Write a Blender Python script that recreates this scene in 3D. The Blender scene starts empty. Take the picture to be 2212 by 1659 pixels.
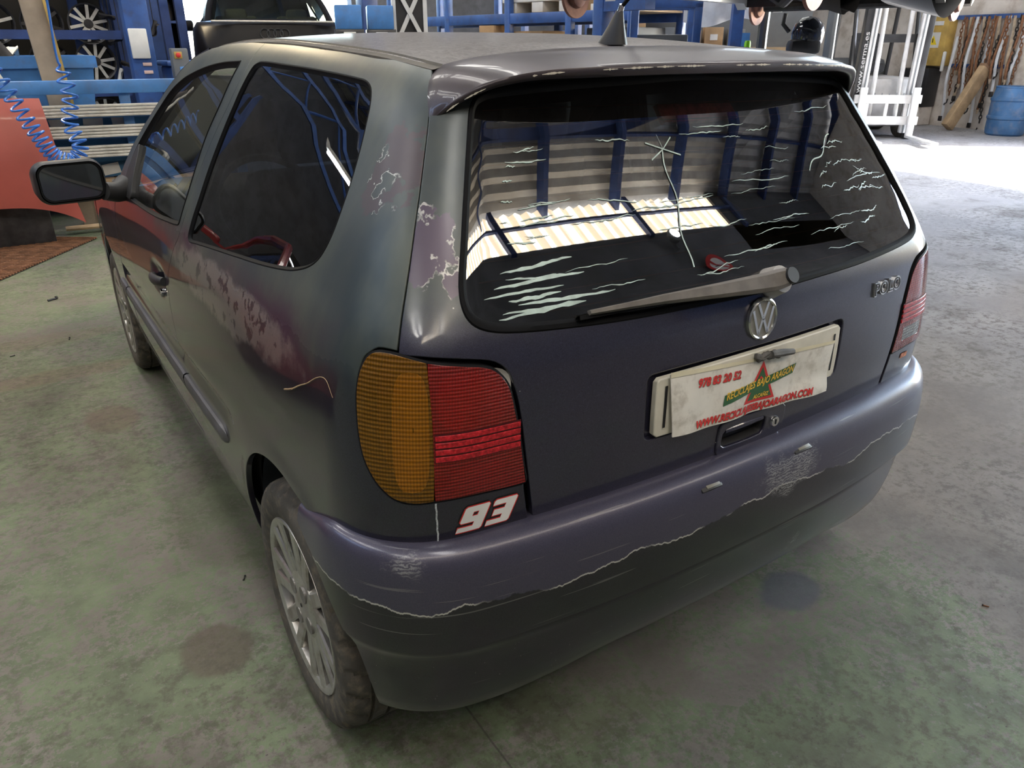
import bpy, bmesh, math, random
import numpy as np
from mathutils import Vector, Matrix
from mathutils.geometry import delaunay_2d_cdt

# ---------------------------------------------------------------- camera, world, sun, exposure
scene = bpy.context.scene
COL = scene.collection

def make_camera():
    p, y, r = math.radians(24.07), math.radians(33.32), math.radians(-.108)
    f = Vector((math.sin(y)*math.cos(p), math.cos(y)*math.cos(p), -math.sin(p)))
    rt = Vector((math.cos(y), -math.sin(y), 0)); up = rt.cross(f)
    R = math.cos(r)*rt + math.sin(r)*up; U = -math.sin(r)*rt + math.cos(r)*up
    cam = bpy.data.cameras.new('camera'); o = bpy.data.objects.new('camera', cam); COL.objects.link(o)
    m = Matrix((R, U, -f)).transposed().to_4x4(); m.translation = Vector((-1.137, -.781, 1.383))
    o.matrix_world = m
    cam.sensor_width = 36; cam.lens = 1628.6*36/2212; cam.clip_start = .05; cam.clip_end = 200
    scene.camera = o
make_camera()

world = bpy.data.worlds.new('sky_world'); scene.world = world; world.use_nodes = True
wn = world.node_tree.nodes; wl = world.node_tree.links
sky = wn.new('ShaderNodeTexSky'); sky.sky_type = 'NISHITA'; sky.sun_disc = False
sky.sun_elevation = math.radians(38); sky.sun_rotation = math.radians(135)
wn['Background'].inputs[1].default_value = 1.85
wl.new(sky.outputs[0], wn['Background'].inputs[0])

sun = bpy.data.lights.new('sun', 'SUN'); sun.energy = 16; sun.angle = math.radians(.5); sun.color = (1, .93, .82)
so = bpy.data.objects.new('sun', sun); COL.objects.link(so)
SUN_DIR = Vector((-.61, .61, -.50)).normalized()
so.rotation_euler = SUN_DIR.to_track_quat('-Z', 'Y').to_euler()

scene.view_settings.view_transform = 'Standard'; scene.view_settings.look = 'None'
scene.view_settings.gamma = 1; scene.view_settings.use_curve_mapping = False
scene.view_settings.exposure = 1.35

# ---------------------------------------------------------------- object helpers
def props(o, label=None, cat=None, group=None, kind=None):
    if label: o['label'] = label
    if cat: o['category'] = cat
    if group: o['group'] = group
    if kind: o['kind'] = kind
    return o

def thing(name, label, cat, loc=(0, 0, 0), rz=0, group=None):
    o = bpy.data.objects.new(name, None); COL.objects.link(o); o.empty_display_size = .1
    o.location = loc; o.rotation_euler = (0, 0, rz)
    return props(o, label, cat, group)

def mk(name, V, F, mat=None, parent=None, normals=None, smooth=True, loc=None):
    me = bpy.data.meshes.new(name)
    me.from_pydata([tuple(map(float, v)) for v in V], [], [tuple(map(int, f)) for f in F])
    me.update()
    if smooth: me.polygons.foreach_set('use_smooth', [True]*len(me.polygons))
    if normals is not None:
        me.normals_split_custom_set_from_vertices([tuple(map(float, n)) for n in normals])
    if mat is not None:
        me.materials.append(mat)
    o = bpy.data.objects.new(name, me); COL.objects.link(o)
    if parent is not None: o.parent = parent
    if loc is not None: o.location = loc
    return o

def dup(o, parent=None):
    c = o.copy(); COL.objects.link(c)
    if parent is not None: c.parent = parent
    for ch in o.children: dup(ch, c)
    return c

def sharp(o, ang=35):
    """smooth shading with creases kept where faces meet at more than ang degrees"""
    me = o.data; bm = bmesh.new(); bm.from_mesh(me); a = math.radians(ang)
    for e in bm.edges:
        if len(e.link_faces) == 2 and e.calc_face_angle(0) > a: e.smooth = False
    bm.to_mesh(me); bm.free()
    return o

class G:
    """collects shapes into one mesh"""
    def __init__(s): s.V = []; s.F = []
    def add(s, V, F):
        n = len(s.V); s.V += [tuple(v) for v in V]; s.F += [tuple(i+n for i in f) for f in F]; return s
    def box(s, c, d, M=None, bev=0):
        x, y, z = [k/2 for k in d]
        if bev:
            b = min(bev, x*.99, y*.99, z*.99)
            bm = bmesh.new(); bmesh.ops.create_cube(bm, size=1)
            for v in bm.verts: v.co = Vector((v.co.x*2*x, v.co.y*2*y, v.co.z*2*z))
            bmesh.ops.bevel(bm, geom=bm.edges[:], offset=b, segments=2, profile=.5, affect='EDGES')
            bm.verts.index_update()
            P = [v.co.copy() for v in bm.verts]; F = [[v.index for v in f.verts] for f in bm.faces]; bm.free()
        else:
            P = [Vector((a*x, b_*y, e*z)) for a in (-1, 1) for b_ in (-1, 1) for e in (-1, 1)]
            F = [(0, 1, 3, 2), (4, 6, 7, 5), (0, 4, 5, 1), (2, 3, 7, 6), (0, 2, 6, 4), (1, 5, 7, 3)]
        if M is not None: P = [M @ p for p in P]
        return s.add([Vector(c)+p for p in P], F)
    def tube(s, pts, r, n=10, closed=False, cap=True):
        pts = [Vector(p) for p in pts]; m = len(pts); rr = r if hasattr(r, '__len__') else [r]*m
        base = len(s.V); prev = None
        for i, p in enumerate(pts):
            a = pts[(i-1) % m] if (closed or i > 0) else p; b = pts[(i+1) % m] if (closed or i < m-1) else p
            t = (b-a).normalized() if (b-a).length > 1e-9 else Vector((0, 0, 1))
            if prev is None:
                u = t.orthogonal().normalized()
            else:
                u = (prev - t*prev.dot(t)); u = u.normalized() if u.length > 1e-6 else t.orthogonal().normalized()
            prev = u; w = t.cross(u)
            for k in range(n):
                an = 2*math.pi*k/n; s.V.append(tuple(p + (u*math.cos(an) + w*math.sin(an))*rr[i]))
        for i in range(m if closed else m-1):
            j = (i+1) % m
            for k in range(n):
                l = (k+1) % n; s.F.append((base+i*n+k, base+i*n+l, base+j*n+l, base+j*n+k))
        if cap and not closed:
            s.F.append(tuple(base+k for k in reversed(range(n)))); s.F.append(tuple(base+(m-1)*n+k for k in range(n)))
        return s
    def lathe(s, prof, c=(0, 0, 0), axis='z', n=32, close=False):
        base = len(s.V); m = len(prof); c = Vector(c)
        for k in range(n):
            a = 2*math.pi*k/n; ca, sa = math.cos(a), math.sin(a)
            for r, h in prof:
                v = (r*ca, r*sa, h) if axis == 'z' else ((h, r*ca, r*sa) if axis == 'x' else (r*sa, h, r*ca))
                s.V.append(tuple(c+Vector(v)))
        for k in range(n):
            l = (k+1) % n
            for i in range(m if close else m-1):
                j = (i+1) % m; s.F.append((base+k*m+i, base+l*m+i, base+l*m+j, base+k*m+j))
        return s
    def prism(s, poly, h0, h1, M=None):
        """2D outline in xy, extruded from h0 to h1 along z, then transformed by M"""
        n = len(poly); P = [Vector((x, y, h)) for h in (h0, h1) for x, y in poly]
        if M is not None: P = [M @ p for p in P]
        F = [tuple(reversed(range(n))), tuple(range(n, 2*n))] + [(i, (i+1) % n, n+(i+1) % n, n+i) for i in range(n)]
        return s.add(P, F)
    def grid(s, rows, close_u=False, close_v=False):
        base = len(s.V); a, b = len(rows), len(rows[0])
        for r in rows: s.V += [tuple(p) for p in r]
        for i in range(a if close_v else a-1):
            for j in range(b if close_u else b-1):
                i2, j2 = (i+1) % a, (j+1) % b
                s.F.append((base+i*b+j, base+i*b+j2, base+i2*b+j2, base+i2*b+j))
        return s
    def build(s, name, mat=None, parent=None, smooth=True, ang=35, loc=None):
        o = mk(name, s.V, s.F, mat, parent, smooth=smooth, loc=loc)
        bm = bmesh.new(); bm.from_mesh(o.data); bmesh.ops.recalc_face_normals(bm, faces=bm.faces[:])
        a = math.radians(ang)
        for e in bm.edges:
            if len(e.link_faces) == 2 and e.calc_face_angle(0) > a: e.smooth = False
        bm.to_mesh(o.data); bm.free()
        return o

def RX(a): return Matrix.Rotation(math.radians(a), 3, 'X')
def RY(a): return Matrix.Rotation(math.radians(a), 3, 'Y')
def RZ(a): return Matrix.Rotation(math.radians(a), 3, 'Z')
def frame(x, y, z, o):
    m = Matrix((Vector(x), Vector(y), Vector(z))).transposed().to_4x4(); m.translation = Vector(o); return m

# ---------------------------------------------------------------- materials
class NT:
    def __init__(s, name):
        s.m = bpy.data.materials.new(name); s.m.use_nodes = True
        s.t = s.m.node_tree; s.n = s.t.nodes; s.l = s.t.links
        s.bsdf = s.n['Principled BSDF']; s.out = s.n['Material Output']
        s.tc = s.n.new('ShaderNodeTexCoord')
    def link(s, a, b): s.l.new(a, b)
    def val(s, sock, v):
        if hasattr(v, 'links') or isinstance(v, bpy.types.NodeSocket): s.l.new(v, sock)
        elif isinstance(v, (tuple, list)) and len(v) == 3 and sock.type == 'RGBA': sock.default_value = (*v, 1)
        else: sock.default_value = v
    def set(s, **k):
        for a, v in k.items(): s.val(s.bsdf.inputs[a.replace('_', ' ')], v)
        return s
    def math(s, op, a, b=0., c=None, clamp=False):
        n = s.n.new('ShaderNodeMath'); n.operation = op; n.use_clamp = clamp
        s.val(n.inputs[0], a); s.val(n.inputs[1], b)
        if c is not None: s.val(n.inputs[2], c)
        return n.outputs[0]
    def mix(s, f, a, b):
        n = s.n.new('ShaderNodeMix'); n.data_type = 'RGBA'; s.val(n.inputs[0], f); s.val(n.inputs[6], a); s.val(n.inputs[7], b)
        return n.outputs[2]
    def lerp(s, f, a, b):
        n = s.n.new('ShaderNodeMix'); n.data_type = 'FLOAT'; s.val(n.inputs[0], f); s.val(n.inputs[2], a); s.val(n.inputs[3], b)
        return n.outputs[0]
    def noise(s, scale, detail=4, rough=.55, vec=None, stretch=None, out=0, dist=0):
        n = s.n.new('ShaderNodeTexNoise'); n.inputs['Scale'].default_value = scale; n.inputs['Detail'].default_value = detail
        n.inputs['Roughness'].default_value = rough; n.inputs['Distortion'].default_value = dist
        v = vec or s.tc.outputs['Object']
        if stretch:
            mp = s.n.new('ShaderNodeMapping'); mp.inputs['Scale'].default_value = stretch; s.l.new(v, mp.inputs[0]); v = mp.outputs[0]
        s.l.new(v, n.inputs['Vector']); return n.outputs[out]
    def voronoi(s, scale, feat='F1', out=0, vec=None, stretch=None):
        n = s.n.new('ShaderNodeTexVoronoi'); n.feature = feat; n.inputs['Scale'].default_value = scale
        v = vec or s.tc.outputs['Object']
        if stretch:
            mp = s.n.new('ShaderNodeMapping'); mp.inputs['Scale'].default_value = stretch; s.l.new(v, mp.inputs[0]); v = mp.outputs[0]
        s.l.new(v, n.inputs['Vector']); return n.outputs[out]
    def ss(s, v, a, b):
        n = s.n.new('ShaderNodeMapRange'); n.interpolation_type = 'SMOOTHSTEP'
        s.val(n.inputs[0], v); n.inputs[1].default_value = a; n.inputs[2].default_value = b; return n.outputs[0]
    def xyz(s):
        n = s.n.new('ShaderNodeSeparateXYZ'); s.l.new(s.tc.outputs['Object'], n.inputs[0]); return n.outputs
    def bump(s, h, strength=.2, dist=.01):
        n = s.n.new('ShaderNodeBump'); n.inputs['Strength'].default_value = strength; n.inputs['Distance'].default_value = dist
        s.l.new(h, n.inputs['Height']); s.l.new(n.outputs[0], s.bsdf.inputs['Normal']); return n.outputs[0]
    def blob(s, c, r, amp=0, nz=None):
        """1 inside an ellipsoid patch centred at c with radii r, its edge broken up by noise"""
        mp = s.n.new('ShaderNodeMapping'); mp.vector_type = 'POINT'
        mp.inputs['Location'].default_value = [-a/b for a, b in zip(c, r)]; mp.inputs['Scale'].default_value = [1/b for b in r]
        s.l.new(s.tc.outputs['Object'], mp.inputs[0])
        d = s.n.new('ShaderNodeVectorMath'); d.operation = 'LENGTH'; s.l.new(mp.outputs[0], d.inputs[0]); v = d.outputs['Value']
        if nz is not None: v = s.math('ADD', v, s.math('MULTIPLY', s.math('SUBTRACT', nz, .5), amp))
        return v

def plain(name, col, rough=.5, metal=0, var=.12, scale=6, bump=0, coat=0, spec=None, dirt=None):
    t = NT(name); n = t.noise(scale, 5)
    a = tuple(c*(1-var) for c in col); b = tuple(min(1, c*(1+var)) for c in col)
    c = t.mix(t.ss(n, .3, .7), a, b)
    if dirt: c = t.mix(t.math('MULTIPLY', t.ss(t.noise(scale*2.3, 6, .65), .45, .7), dirt[1]), c, dirt[0])
    t.set(Base_Color=c, Metallic=metal, Roughness=t.lerp(n, max(.02, rough-.08), min(1, rough+.08)))
    if coat: t.set(Coat_Weight=coat, Coat_Roughness=.06)
    if spec is not None: t.set(Specular_IOR_Level=spec)
    if bump: t.bump(t.noise(scale*8, 4), bump, .004)
    return t.m

def emit(name, col, power):
    t = NT(name); n = t.noise(2.5, 3); t.set(Base_Color=(.8, .8, .8), Emission_Color=t.mix(n, tuple(c*.9 for c in col), col), Emission_Strength=power)
    return t.m

def glassy(name, tint, diff=(.02, .02, .02), dw=.0, rough=.02, dirt=0, ior=1.5):
    """a single pane: tinted see-through, mirror-like reflection by angle, a little dust"""
    t = NT(name); t.n.remove(t.bsdf)
    tr = t.n.new('ShaderNodeBsdfTransparent'); tr.inputs[0].default_value = (*tint, 1)
    gl = t.n.new('ShaderNodeBsdfGlossy'); gl.inputs['Roughness'].default_value = rough; gl.inputs[0].default_value = (1, 1, 1, 1)
    fr = t.n.new('ShaderNodeFresnel'); fr.inputs[0].default_value = ior
    m = t.n.new('ShaderNodeMixShader'); t.l.new(fr.outputs[0], m.inputs[0]); t.l.new(tr.outputs[0], m.inputs[1]); t.l.new(gl.outputs[0], m.inputs[2])
    d = t.n.new('ShaderNodeBsdfDiffuse'); d.inputs[0].default_value = (*diff, 1)
    n = t.ss(t.noise(14, 6, .7), .35, .8); w = t.math('ADD', t.math('MULTIPLY', n, dirt), dw)
    m2 = t.n.new('ShaderNodeMixShader'); t.l.new(w, m2.inputs[0]); t.l.new(m.outputs[0], m2.inputs[1]); t.l.new(d.outputs[0], m2.inputs[2])
    t.l.new(m2.outputs[0], t.out.inputs[0]); return t.m

def lens(name, tint, body, grid=420, dw=.35):
    """moulded lamp lens: see-through tint with a fine prism grid and a gloss on top"""
    t = NT(name); t.n.remove(t.bsdf); X = t.xyz()
    gx = t.math('SINE', t.math('MULTIPLY', t.math('ADD', X[0], t.math('MULTIPLY', X[1], -1.)), grid)); gz = t.math('SINE', t.math('MULTIPLY', X[2], grid))
    h = t.math('ADD', gx, gz)
    b = t.n.new('ShaderNodeBump'); b.inputs['Strength'].default_value = .5; b.inputs['Distance'].default_value = .002; t.l.new(h, b.inputs['Height'])
    tr = t.n.new('ShaderNodeBsdfTransparent'); t.val(tr.inputs[0], t.mix(t.ss(h, -1.6, 1.6), tuple(c*.55 for c in tint), tint))
    d = t.n.new('ShaderNodeBsdfPrincipled'); t.val(d.inputs['Base Color'], t.mix(t.ss(h, -1.5, 1.5), tuple(c*.5 for c in body), body)); d.inputs['Roughness'].default_value = .4
    t.l.new(b.outputs[0], d.inputs['Normal'])
    m = t.n.new('ShaderNodeMixShader'); m.inputs[0].default_value = dw; t.l.new(tr.outputs[0], m.inputs[1]); t.l.new(d.outputs[0], m.inputs[2])
    gl = t.n.new('ShaderNodeBsdfGlossy'); gl.inputs['Roughness'].default_value = .05
    fr = t.n.new('ShaderNodeFresnel'); fr.inputs[0].default_value = 1.45
    m2 = t.n.new('ShaderNodeMixShader'); t.l.new(fr.outputs[0], m2.inputs[0]); t.l.new(m.outputs[0], m2.inputs[1]); t.l.new(gl.outputs[0], m2.inputs[2])
    t.l.new(m2.outputs[0], t.out.inputs[0]); return t.m

def car_paint(name, kind):
    """dark violet-blue metallic with a perished clear coat: matt grey-green where it has weathered off,
    purple islands and pale torn rims where it peels"""
    t = NT(name); X = t.xyz(); n1 = t.noise(3.1, 6, .6); n2 = t.noise(22, 5, .65); n3 = t.noise(9, 6, .7)
    fl = t.noise(900, 1)
    base = t.mix(t.ss(fl, .3, .8), (.020, .019, .036), (.050, .048, .080))
    stk = t.noise(7, 4, .6, stretch=(1, 1, .12)); matt = t.mix(t.ss(stk, .35, .7), t.mix(t.ss(n1, .3, .7), (.026, .040, .048), (.040, .050, .052)), (.075, .085, .070))
    purple = (.045, .022, .045)
    dust = (.23, .21, .195)
    wear = None; rough = .30; coat = .9
    if kind == 'side':
        base = t.mix(t.ss(fl, .3, .8), (.013, .012, .022), (.034, .032, .056))
        # everything above the shoulder has lost its gloss; the edge of the loss wanders along the car
        edge = t.math('ADD', X[2], t.math('MULTIPLY', t.math('SUBTRACT', n3, .5), .10))
        w1 = t.ss(t.math('ADD', edge, t.math('MULTIPLY', t.math('SUBTRACT', X[1], .3), -.02)), .86, .93)
        col = t.mix(w1, base, matt)
        # purple, still coated rim along the lower edge of the weathered area
        rim = t.math('MULTIPLY', t.ss(edge, .85, .90), t.math('SUBTRACT', 1., t.ss(edge, .93, 1.0)))
        col = t.mix(t.math('MULTIPLY', rim, t.ss(n1, .42, .6)), col, purple)
        # chalky sheet under the window with dark islands in it
        ch = t.math('SUBTRACT', 1., t.ss(t.blob((-.80, .90, .885), (.12, .47, .062), 1.3, n3), .75, 1.05))
        isl = t.math('SUBTRACT', 1., t.ss(t.noise(26, 5, .6), .40, .44))
        col = t.mix(t.math('MULTIPLY', ch, .75), col, dust); col = t.mix(t.math('MULTIPLY', ch, isl), col, (.05, .04, .05))
        # purple tear down the edge of the pillar
        b1 = t.ss(t.blob((-.60, .36, 1.19), (.12, .10, .16), .9, n3), .55, .6)
        p1 = t.math('MULTIPLY', t.math('SUBTRACT', 1., b1), t.ss(t.noise(16, 4), .5, .53))
        col = t.mix(p1, col, (.055, .040, .048))
        rimp = t.math('MULTIPLY', t.math('SUBTRACT', 1., b1), t.math('MULTIPLY', t.ss(t.noise(16, 4), .488, .5), t.math('SUBTRACT', 1., t.ss(t.noise(16, 4), .5, .512))))
        col = t.mix(t.math('MULTIPLY', rimp, t.ss(n1, .5, .55)), col, (.5, .48, .45))
        wear = w1
    elif kind == 'tailgate':
        e = t.math('ADD', X[2], t.math('MULTIPLY', t.math('SUBTRACT', n3, .5), .12))
        w1 = t.ss(e, .96, 1.06); col = t.mix(w1, base, t.mix(.25, matt, (.03, .035, .05)))
        pb = t.math('SUBTRACT', 1., t.ss(t.blob((-.62, .22, 1.12), (.10, .2, .17), 1.0, n3), .55, .58))
        isl = t.ss(t.noise(11, 5, .6, stretch=(1, 1, .8)), .52, .535); edg = t.math('MULTIPLY', t.ss(t.noise(11, 5, .6, stretch=(1, 1, .8)), .50, .515), t.math('SUBTRACT', 1., isl))
        col = t.mix(t.math('MULTIPLY', pb, isl), col, (.075, .055, .085)); col = t.mix(t.math('MULTIPLY', pb, t.math('MULTIPLY', edg, t.ss(n2, .4, .6))), col, (.45, .43, .42))
        spk = t.math('SUBTRACT', 1., t.ss(t.voronoi(34), .035, .05)); col = t.mix(t.math('MULTIPLY', spk, t.ss(t.noise(5, 2), .52, .6)), col, (.4, .39, .38))
        wear = t.math('MULTIPLY', w1, .8)
    elif kind == 'bumper':
        # torn lower edge of the clear coat, running round the bumper
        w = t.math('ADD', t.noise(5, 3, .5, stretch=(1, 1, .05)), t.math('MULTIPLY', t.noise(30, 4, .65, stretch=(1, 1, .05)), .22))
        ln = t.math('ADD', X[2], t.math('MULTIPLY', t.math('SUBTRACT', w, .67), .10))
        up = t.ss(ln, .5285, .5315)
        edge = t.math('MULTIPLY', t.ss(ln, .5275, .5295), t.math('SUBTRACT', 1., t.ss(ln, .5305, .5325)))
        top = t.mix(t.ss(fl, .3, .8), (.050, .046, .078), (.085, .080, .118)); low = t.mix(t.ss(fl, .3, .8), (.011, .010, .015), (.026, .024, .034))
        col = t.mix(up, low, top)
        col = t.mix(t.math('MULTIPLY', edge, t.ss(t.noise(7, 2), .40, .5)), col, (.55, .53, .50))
        # grey film scuffs
        for c, r, hi in (((.10, .035, .572), (.105, .05, .055), .50), ((.19, .05, .335), (.022, .06, .05), .53), ((-.72, .16, .612), (.05, .05, .03), .56), ((-.60, .12, .57), (.05, .05, .02), .58)):
            bl = t.math('MULTIPLY', t.math('SUBTRACT', 1., t.ss(t.blob(c, r, 2.2, t.noise(17, 5, .7)), .45, 1.0)), .8)
            wv = t.n.new('ShaderNodeTexWave'); wv.wave_type = 'RINGS'; wv.inputs['Scale'].default_value = 48; wv.inputs['Distortion'].default_value = 9; wv.inputs['Detail Scale'].default_value = 2
            t.l.new(t.tc.outputs['Object'], wv.inputs[0])
            col = t.mix(t.math('MULTIPLY', bl, t.math('MULTIPLY', t.lerp(t.ss(wv.outputs[1], .3, .8), .12, .75), t.ss(t.noise(14, 6, .75), hi-.16, hi+.02))), col, (.42, .42, .42))
        # long fine scratches and road film low down
        sc = t.math('SUBTRACT', 1., t.ss(t.noise(30, 2, .5, stretch=(.12, .12, 6)), .28, .31)); col = t.mix(t.math('MULTIPLY', sc, .35), col, (.3, .29, .28))
        sp = t.math('SUBTRACT', 1., t.ss(t.voronoi(90, stretch=(1, 1, .5)), .05, .08)); lowm = t.math('SUBTRACT', 1., t.ss(X[2], .33, .46))
        col = t.mix(t.math('MULTIPLY', t.math('MULTIPLY', sp, lowm), .6), col, (.35, .33, .31))
        wear = t.math('ADD', t.math('MULTIPLY', up, .40), .12); coat = .8
    elif kind == 'roof':
        col = t.mix(t.ss(t.noise(60, 6, .7, dist=1.5), .35, .7), (.10, .085, .085), (.22, .20, .19)); wear = .55; coat = .5
    else:
        col = base; wear = 0.
    t.set(Base_Color=col, Metallic=.35, Roughness=t.lerp(wear, .32, .48) if wear else .32,
          Coat_Weight=t.lerp(wear, coat, .25) if wear else coat, Coat_Roughness=t.lerp(wear, .035, .28) if wear else .04)
    t.bump(t.noise(55, 3), .012, .01)
    return t.m
M = {}
M['side'] = car_paint('weathered_side_paint', 'side'); M['gate'] = car_paint('tailgate_paint', 'tailgate')
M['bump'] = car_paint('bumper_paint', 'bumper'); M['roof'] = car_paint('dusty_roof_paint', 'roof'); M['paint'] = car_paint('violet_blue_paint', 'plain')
M['spoil'] = plain('spoiler_paint', (.042, .032, .038), .40, .3, .25, 7, coat=.25)
M['rubber'] = plain('black_rubber', (.006, .006, .007), .7, spec=.12); M['trim'] = plain('black_plastic_trim', (.022, .022, .024), .5, bump=.05)
M['strip'] = plain('dusty_side_strip', (.085, .082, .088), .5, 0, .2, 12); M['dark'] = plain('dark_cavity', (.008, .008, .009), .9)
M['cabin'] = plain('dark_cabin_cloth', (.035, .035, .038), .9, 0, .2, 30); M['seat'] = plain('charcoal_seat_cloth', (.045, .047, .055), .92, 0, .25, 40)
M['glass'] = glassy('tinted_rear_glass', (.20, .20, .19), (.10, .09, .07), .006, .012, .04, 2.2)
M['sideglass'] = glassy('dusty_side_glass', (.07, .075, .08), (.12, .11, .09), .004, .010, .02, 2.15); M['clear'] = glassy('clear_door_glass', (.80, .84, .80), (.2, .2, .18), .015, .015, .03, 1.6)
M['chrome'] = plain('chrome', (.75, .75, .74), .15, 1, .05); M['alloy'] = plain('silver_alloy_paint', (.52, .51, .49), .30, .75, .12, 9, dirt=((.20, .15, .10), .55))
M['tyre'] = plain('dusty_tyre', (.060, .054, .046), .85, 0, .25, 16, bump=.15, dirt=((.18, .145, .10), .6)); M['steel'] = plain('rusty_brake_steel', (.16, .10, .07), .6, .6, .3, 14)
M['amber'] = lens('amber_lens', (1, .58, .08), (.80, .34, .015), 900, .24); M['redl'] = lens('red_lens', (1, .10, .05), (.72, .030, .020), 1100, .36); M['clearl'] = lens('clear_lens', (.9, .9, .9), (.6, .6, .6), 900, .4)
M['reflect'] = plain('lamp_reflector', (.90, .86, .80), .45, .25, .05)
M['bar'] = plain('red_reflex_bar', (.42, .012, .02), .25, 0, .45, 190); M['lampback'] = plain('lamp_housing', (.10, .09, .085), .6)
M['mirror'] = plain('mirror_silver', (.80, .82, .80), .02, 1, .02)
M['white'] = plain('white_vinyl', (.80, .79, .77), .45); M['black'] = plain('black_vinyl', (.01, .01, .01), .4); M['redv'] = plain('red_print', (.62, .03, .03), .5); M['greenv'] = plain('green_print', (.03, .12, .045), .5)
M['yellowv'] = plain('yellow_print', (.85, .52, .05), .5); M['card'] = plain('soiled_white_card', (.74, .71, .65), .6, 0, .06, 14, dirt=((.30, .26, .20), .45)); M['platep'] = plain('cream_plate_frame', (.62, .59, .50), .5, 0, .08, 20)
M['cable'] = plain('grey_tape', (.10, .095, .09), .7, 0, .3, 60, bump=.2)
M['wiper'] = plain('greyed_wiper_plastic', (.14, .125, .11), .55, 0, .2, 25)

# ---------------------------------------------------------------- the car's body surface, in metres (x right, y forward, z up)
def pchip0(xs,ys):
    xs=np.array(xs,float);ys=np.array(ys,float);h=np.diff(xs);d=np.diff(ys)/h
    c=np.zeros(len(xs));c[1:-1]=(d[:-1]*h[1:]+d[1:]*h[:-1])/(h[:-1]+h[1:]);c[0]=d[0];c[-1]=d[-1]
    m=c
    def f(x):
        x=np.asarray(x,float);xc=np.clip(x,xs[0],xs[-1]);i=np.clip(np.searchsorted(xs,xc)-1,0,len(xs)-2)
        t=(xc-xs[i])/h[i];t2=t*t;t3=t2*t
        y=(2*t3-3*t2+1)*ys[i]+(t3-2*t2+t)*h[i]*m[i]+(-2*t3+3*t2)*ys[i+1]+(t3-t2)*h[i]*m[i+1]
        return y+np.where(x<xs[0],(x-xs[0])*m[0],0)+np.where(x>xs[-1],(x-xs[-1])*m[-1],0)
    return f
def pchip(xs,ys):
    g=pchip0(xs,ys);a,b=xs[0]-.25,xs[-1]+.25;X=np.linspace(a,b,6001);Y=g(X);k=6000/(b-a)
    def f(x):
        t=np.clip((np.asarray(x,float)-a)*k,0,5999.999);i=t.astype(np.int64);u=Y[i];return u+(Y[i+1]-u)*(t-i)
    return f
HW=pchip([.15,.25,.35,.45,.55,.65,.75,.85,.92,.98,1.05,1.15,1.25,1.30,1.34,1.37,1.395,1.41],
         [.755,.790,.810,.820,.8265,.828,.824,.813,.799,.779,.748,.702,.654,.629,.604,.580,.550,.525])
YR=pchip([.15,.30,.50,.62,.75,.85,.90,.94,.97,1.0,1.05,1.15,1.25,1.33,1.37,1.41],
         [.115,.11,.10,.092,.085,.087,.090,.095,.104,.120,.150,.212,.276,.330,.365,.42])
BOW=pchip([-.2,.1,.4,.8,1.2,1.6,2.0,2.4,2.8,3.1,3.4,3.7],[.075,.045,.026,.010,.003,0,0,.001,.005,.014,.035,.08])
DROP=pchip([.0,.3,.45,.6,.9,1.2,1.6,2.0,2.2],[.06,.042,.026,.013,.004,0,0,.03,.06])
RAD=pchip([.2,.5,.7,.9,1.0,1.15,1.3,1.4],[.20,.18,.165,.18,.165,.12,.10,.10])
def sst(t): t=np.clip(t,0,1);return t*t*(3-2*t)
def XS(y,z): 
    zn=z+DROP(y)*sst((z-1.05)/.3)
    return HW(zn)-BOW(y)*(1+.8*sst((z-.9)/.4))
def YRr(x,z): return YR(z)+.10*x*x
YFc=pchip([.15,.35,.6,.75,.85,.95],[3.62,3.70,3.69,3.62,3.5,3.3])
def FIELD(x,y,z):
    r=RAD(z);ax=np.abs(x)
    a=ax-XS(y,z)+r;b=YRr(x,z)-y+r;p=2.3
    ac=np.maximum(a,0);bc=np.maximum(b,0)
    f1=np.minimum(np.maximum(a,b),0)+(ac**p+bc**p+1e-15)**(1/p)-r
    return f1
YC=1.0
def lift(th,z):
    th=np.asarray(th,float);z=np.asarray(z,float)
    dx=-np.sin(th);dy=-np.cos(th);lo=np.zeros(np.broadcast(th,z).shape)+.05;hi=lo*0+3.4
    for _ in range(9):
        m=(lo+hi)/2;v=FIELD(m*dx,YC+m*dy,z)
        lo=np.where(v<0,m,lo);hi=np.where(v<0,hi,m)
    flo=FIELD(lo*dx,YC+lo*dy,z);fhi=FIELD(hi*dx,YC+hi*dy,z)
    for _ in range(7):
        m=np.clip(lo-flo*(hi-lo)/(fhi-flo+1e-18),lo,hi);v=FIELD(m*dx,YC+m*dy,z);neg=v<0
        fhi=np.where(neg,fhi*.5,v);hi=np.where(neg,hi,m)
        flo=np.where(neg,v,flo*.5);lo=np.where(neg,m,lo)
    lo=np.where(np.abs(flo)<np.abs(fhi),lo,hi) if False else m
    return np.stack([lo*dx,YC+lo*dy,z+0*lo],-1)
_T=np.radians(np.linspace(0,165,3301));_P=lift(_T,np.full(_T.shape,.8))
_S=np.concatenate([[0],np.cumsum(np.hypot(*np.diff(_P[:,:2],axis=0).T))])
def s2t(s): return np.sign(s)*np.interp(np.abs(s), _S, _T)
def t2s(t): return np.sign(t)*np.interp(np.abs(t), _T, _S)
def LS(A, off=0):
    """chart (s, z): s runs round the body from the rear centre, positive to the left"""
    A = np.asarray(A, float); return lift(s2t(A[:, 0]), A[:, 1])
def LY(A):
    A = np.asarray(A, float); return np.stack([-XS(A[:, 0], A[:, 1]), A[:, 0], A[:, 1]], -1)
def yz2s(y, z):
    x = -XS(np.asarray(y, float), np.asarray(z, float)); return t2s(np.arctan2(-x, YC-np.asarray(y, float)))
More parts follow.
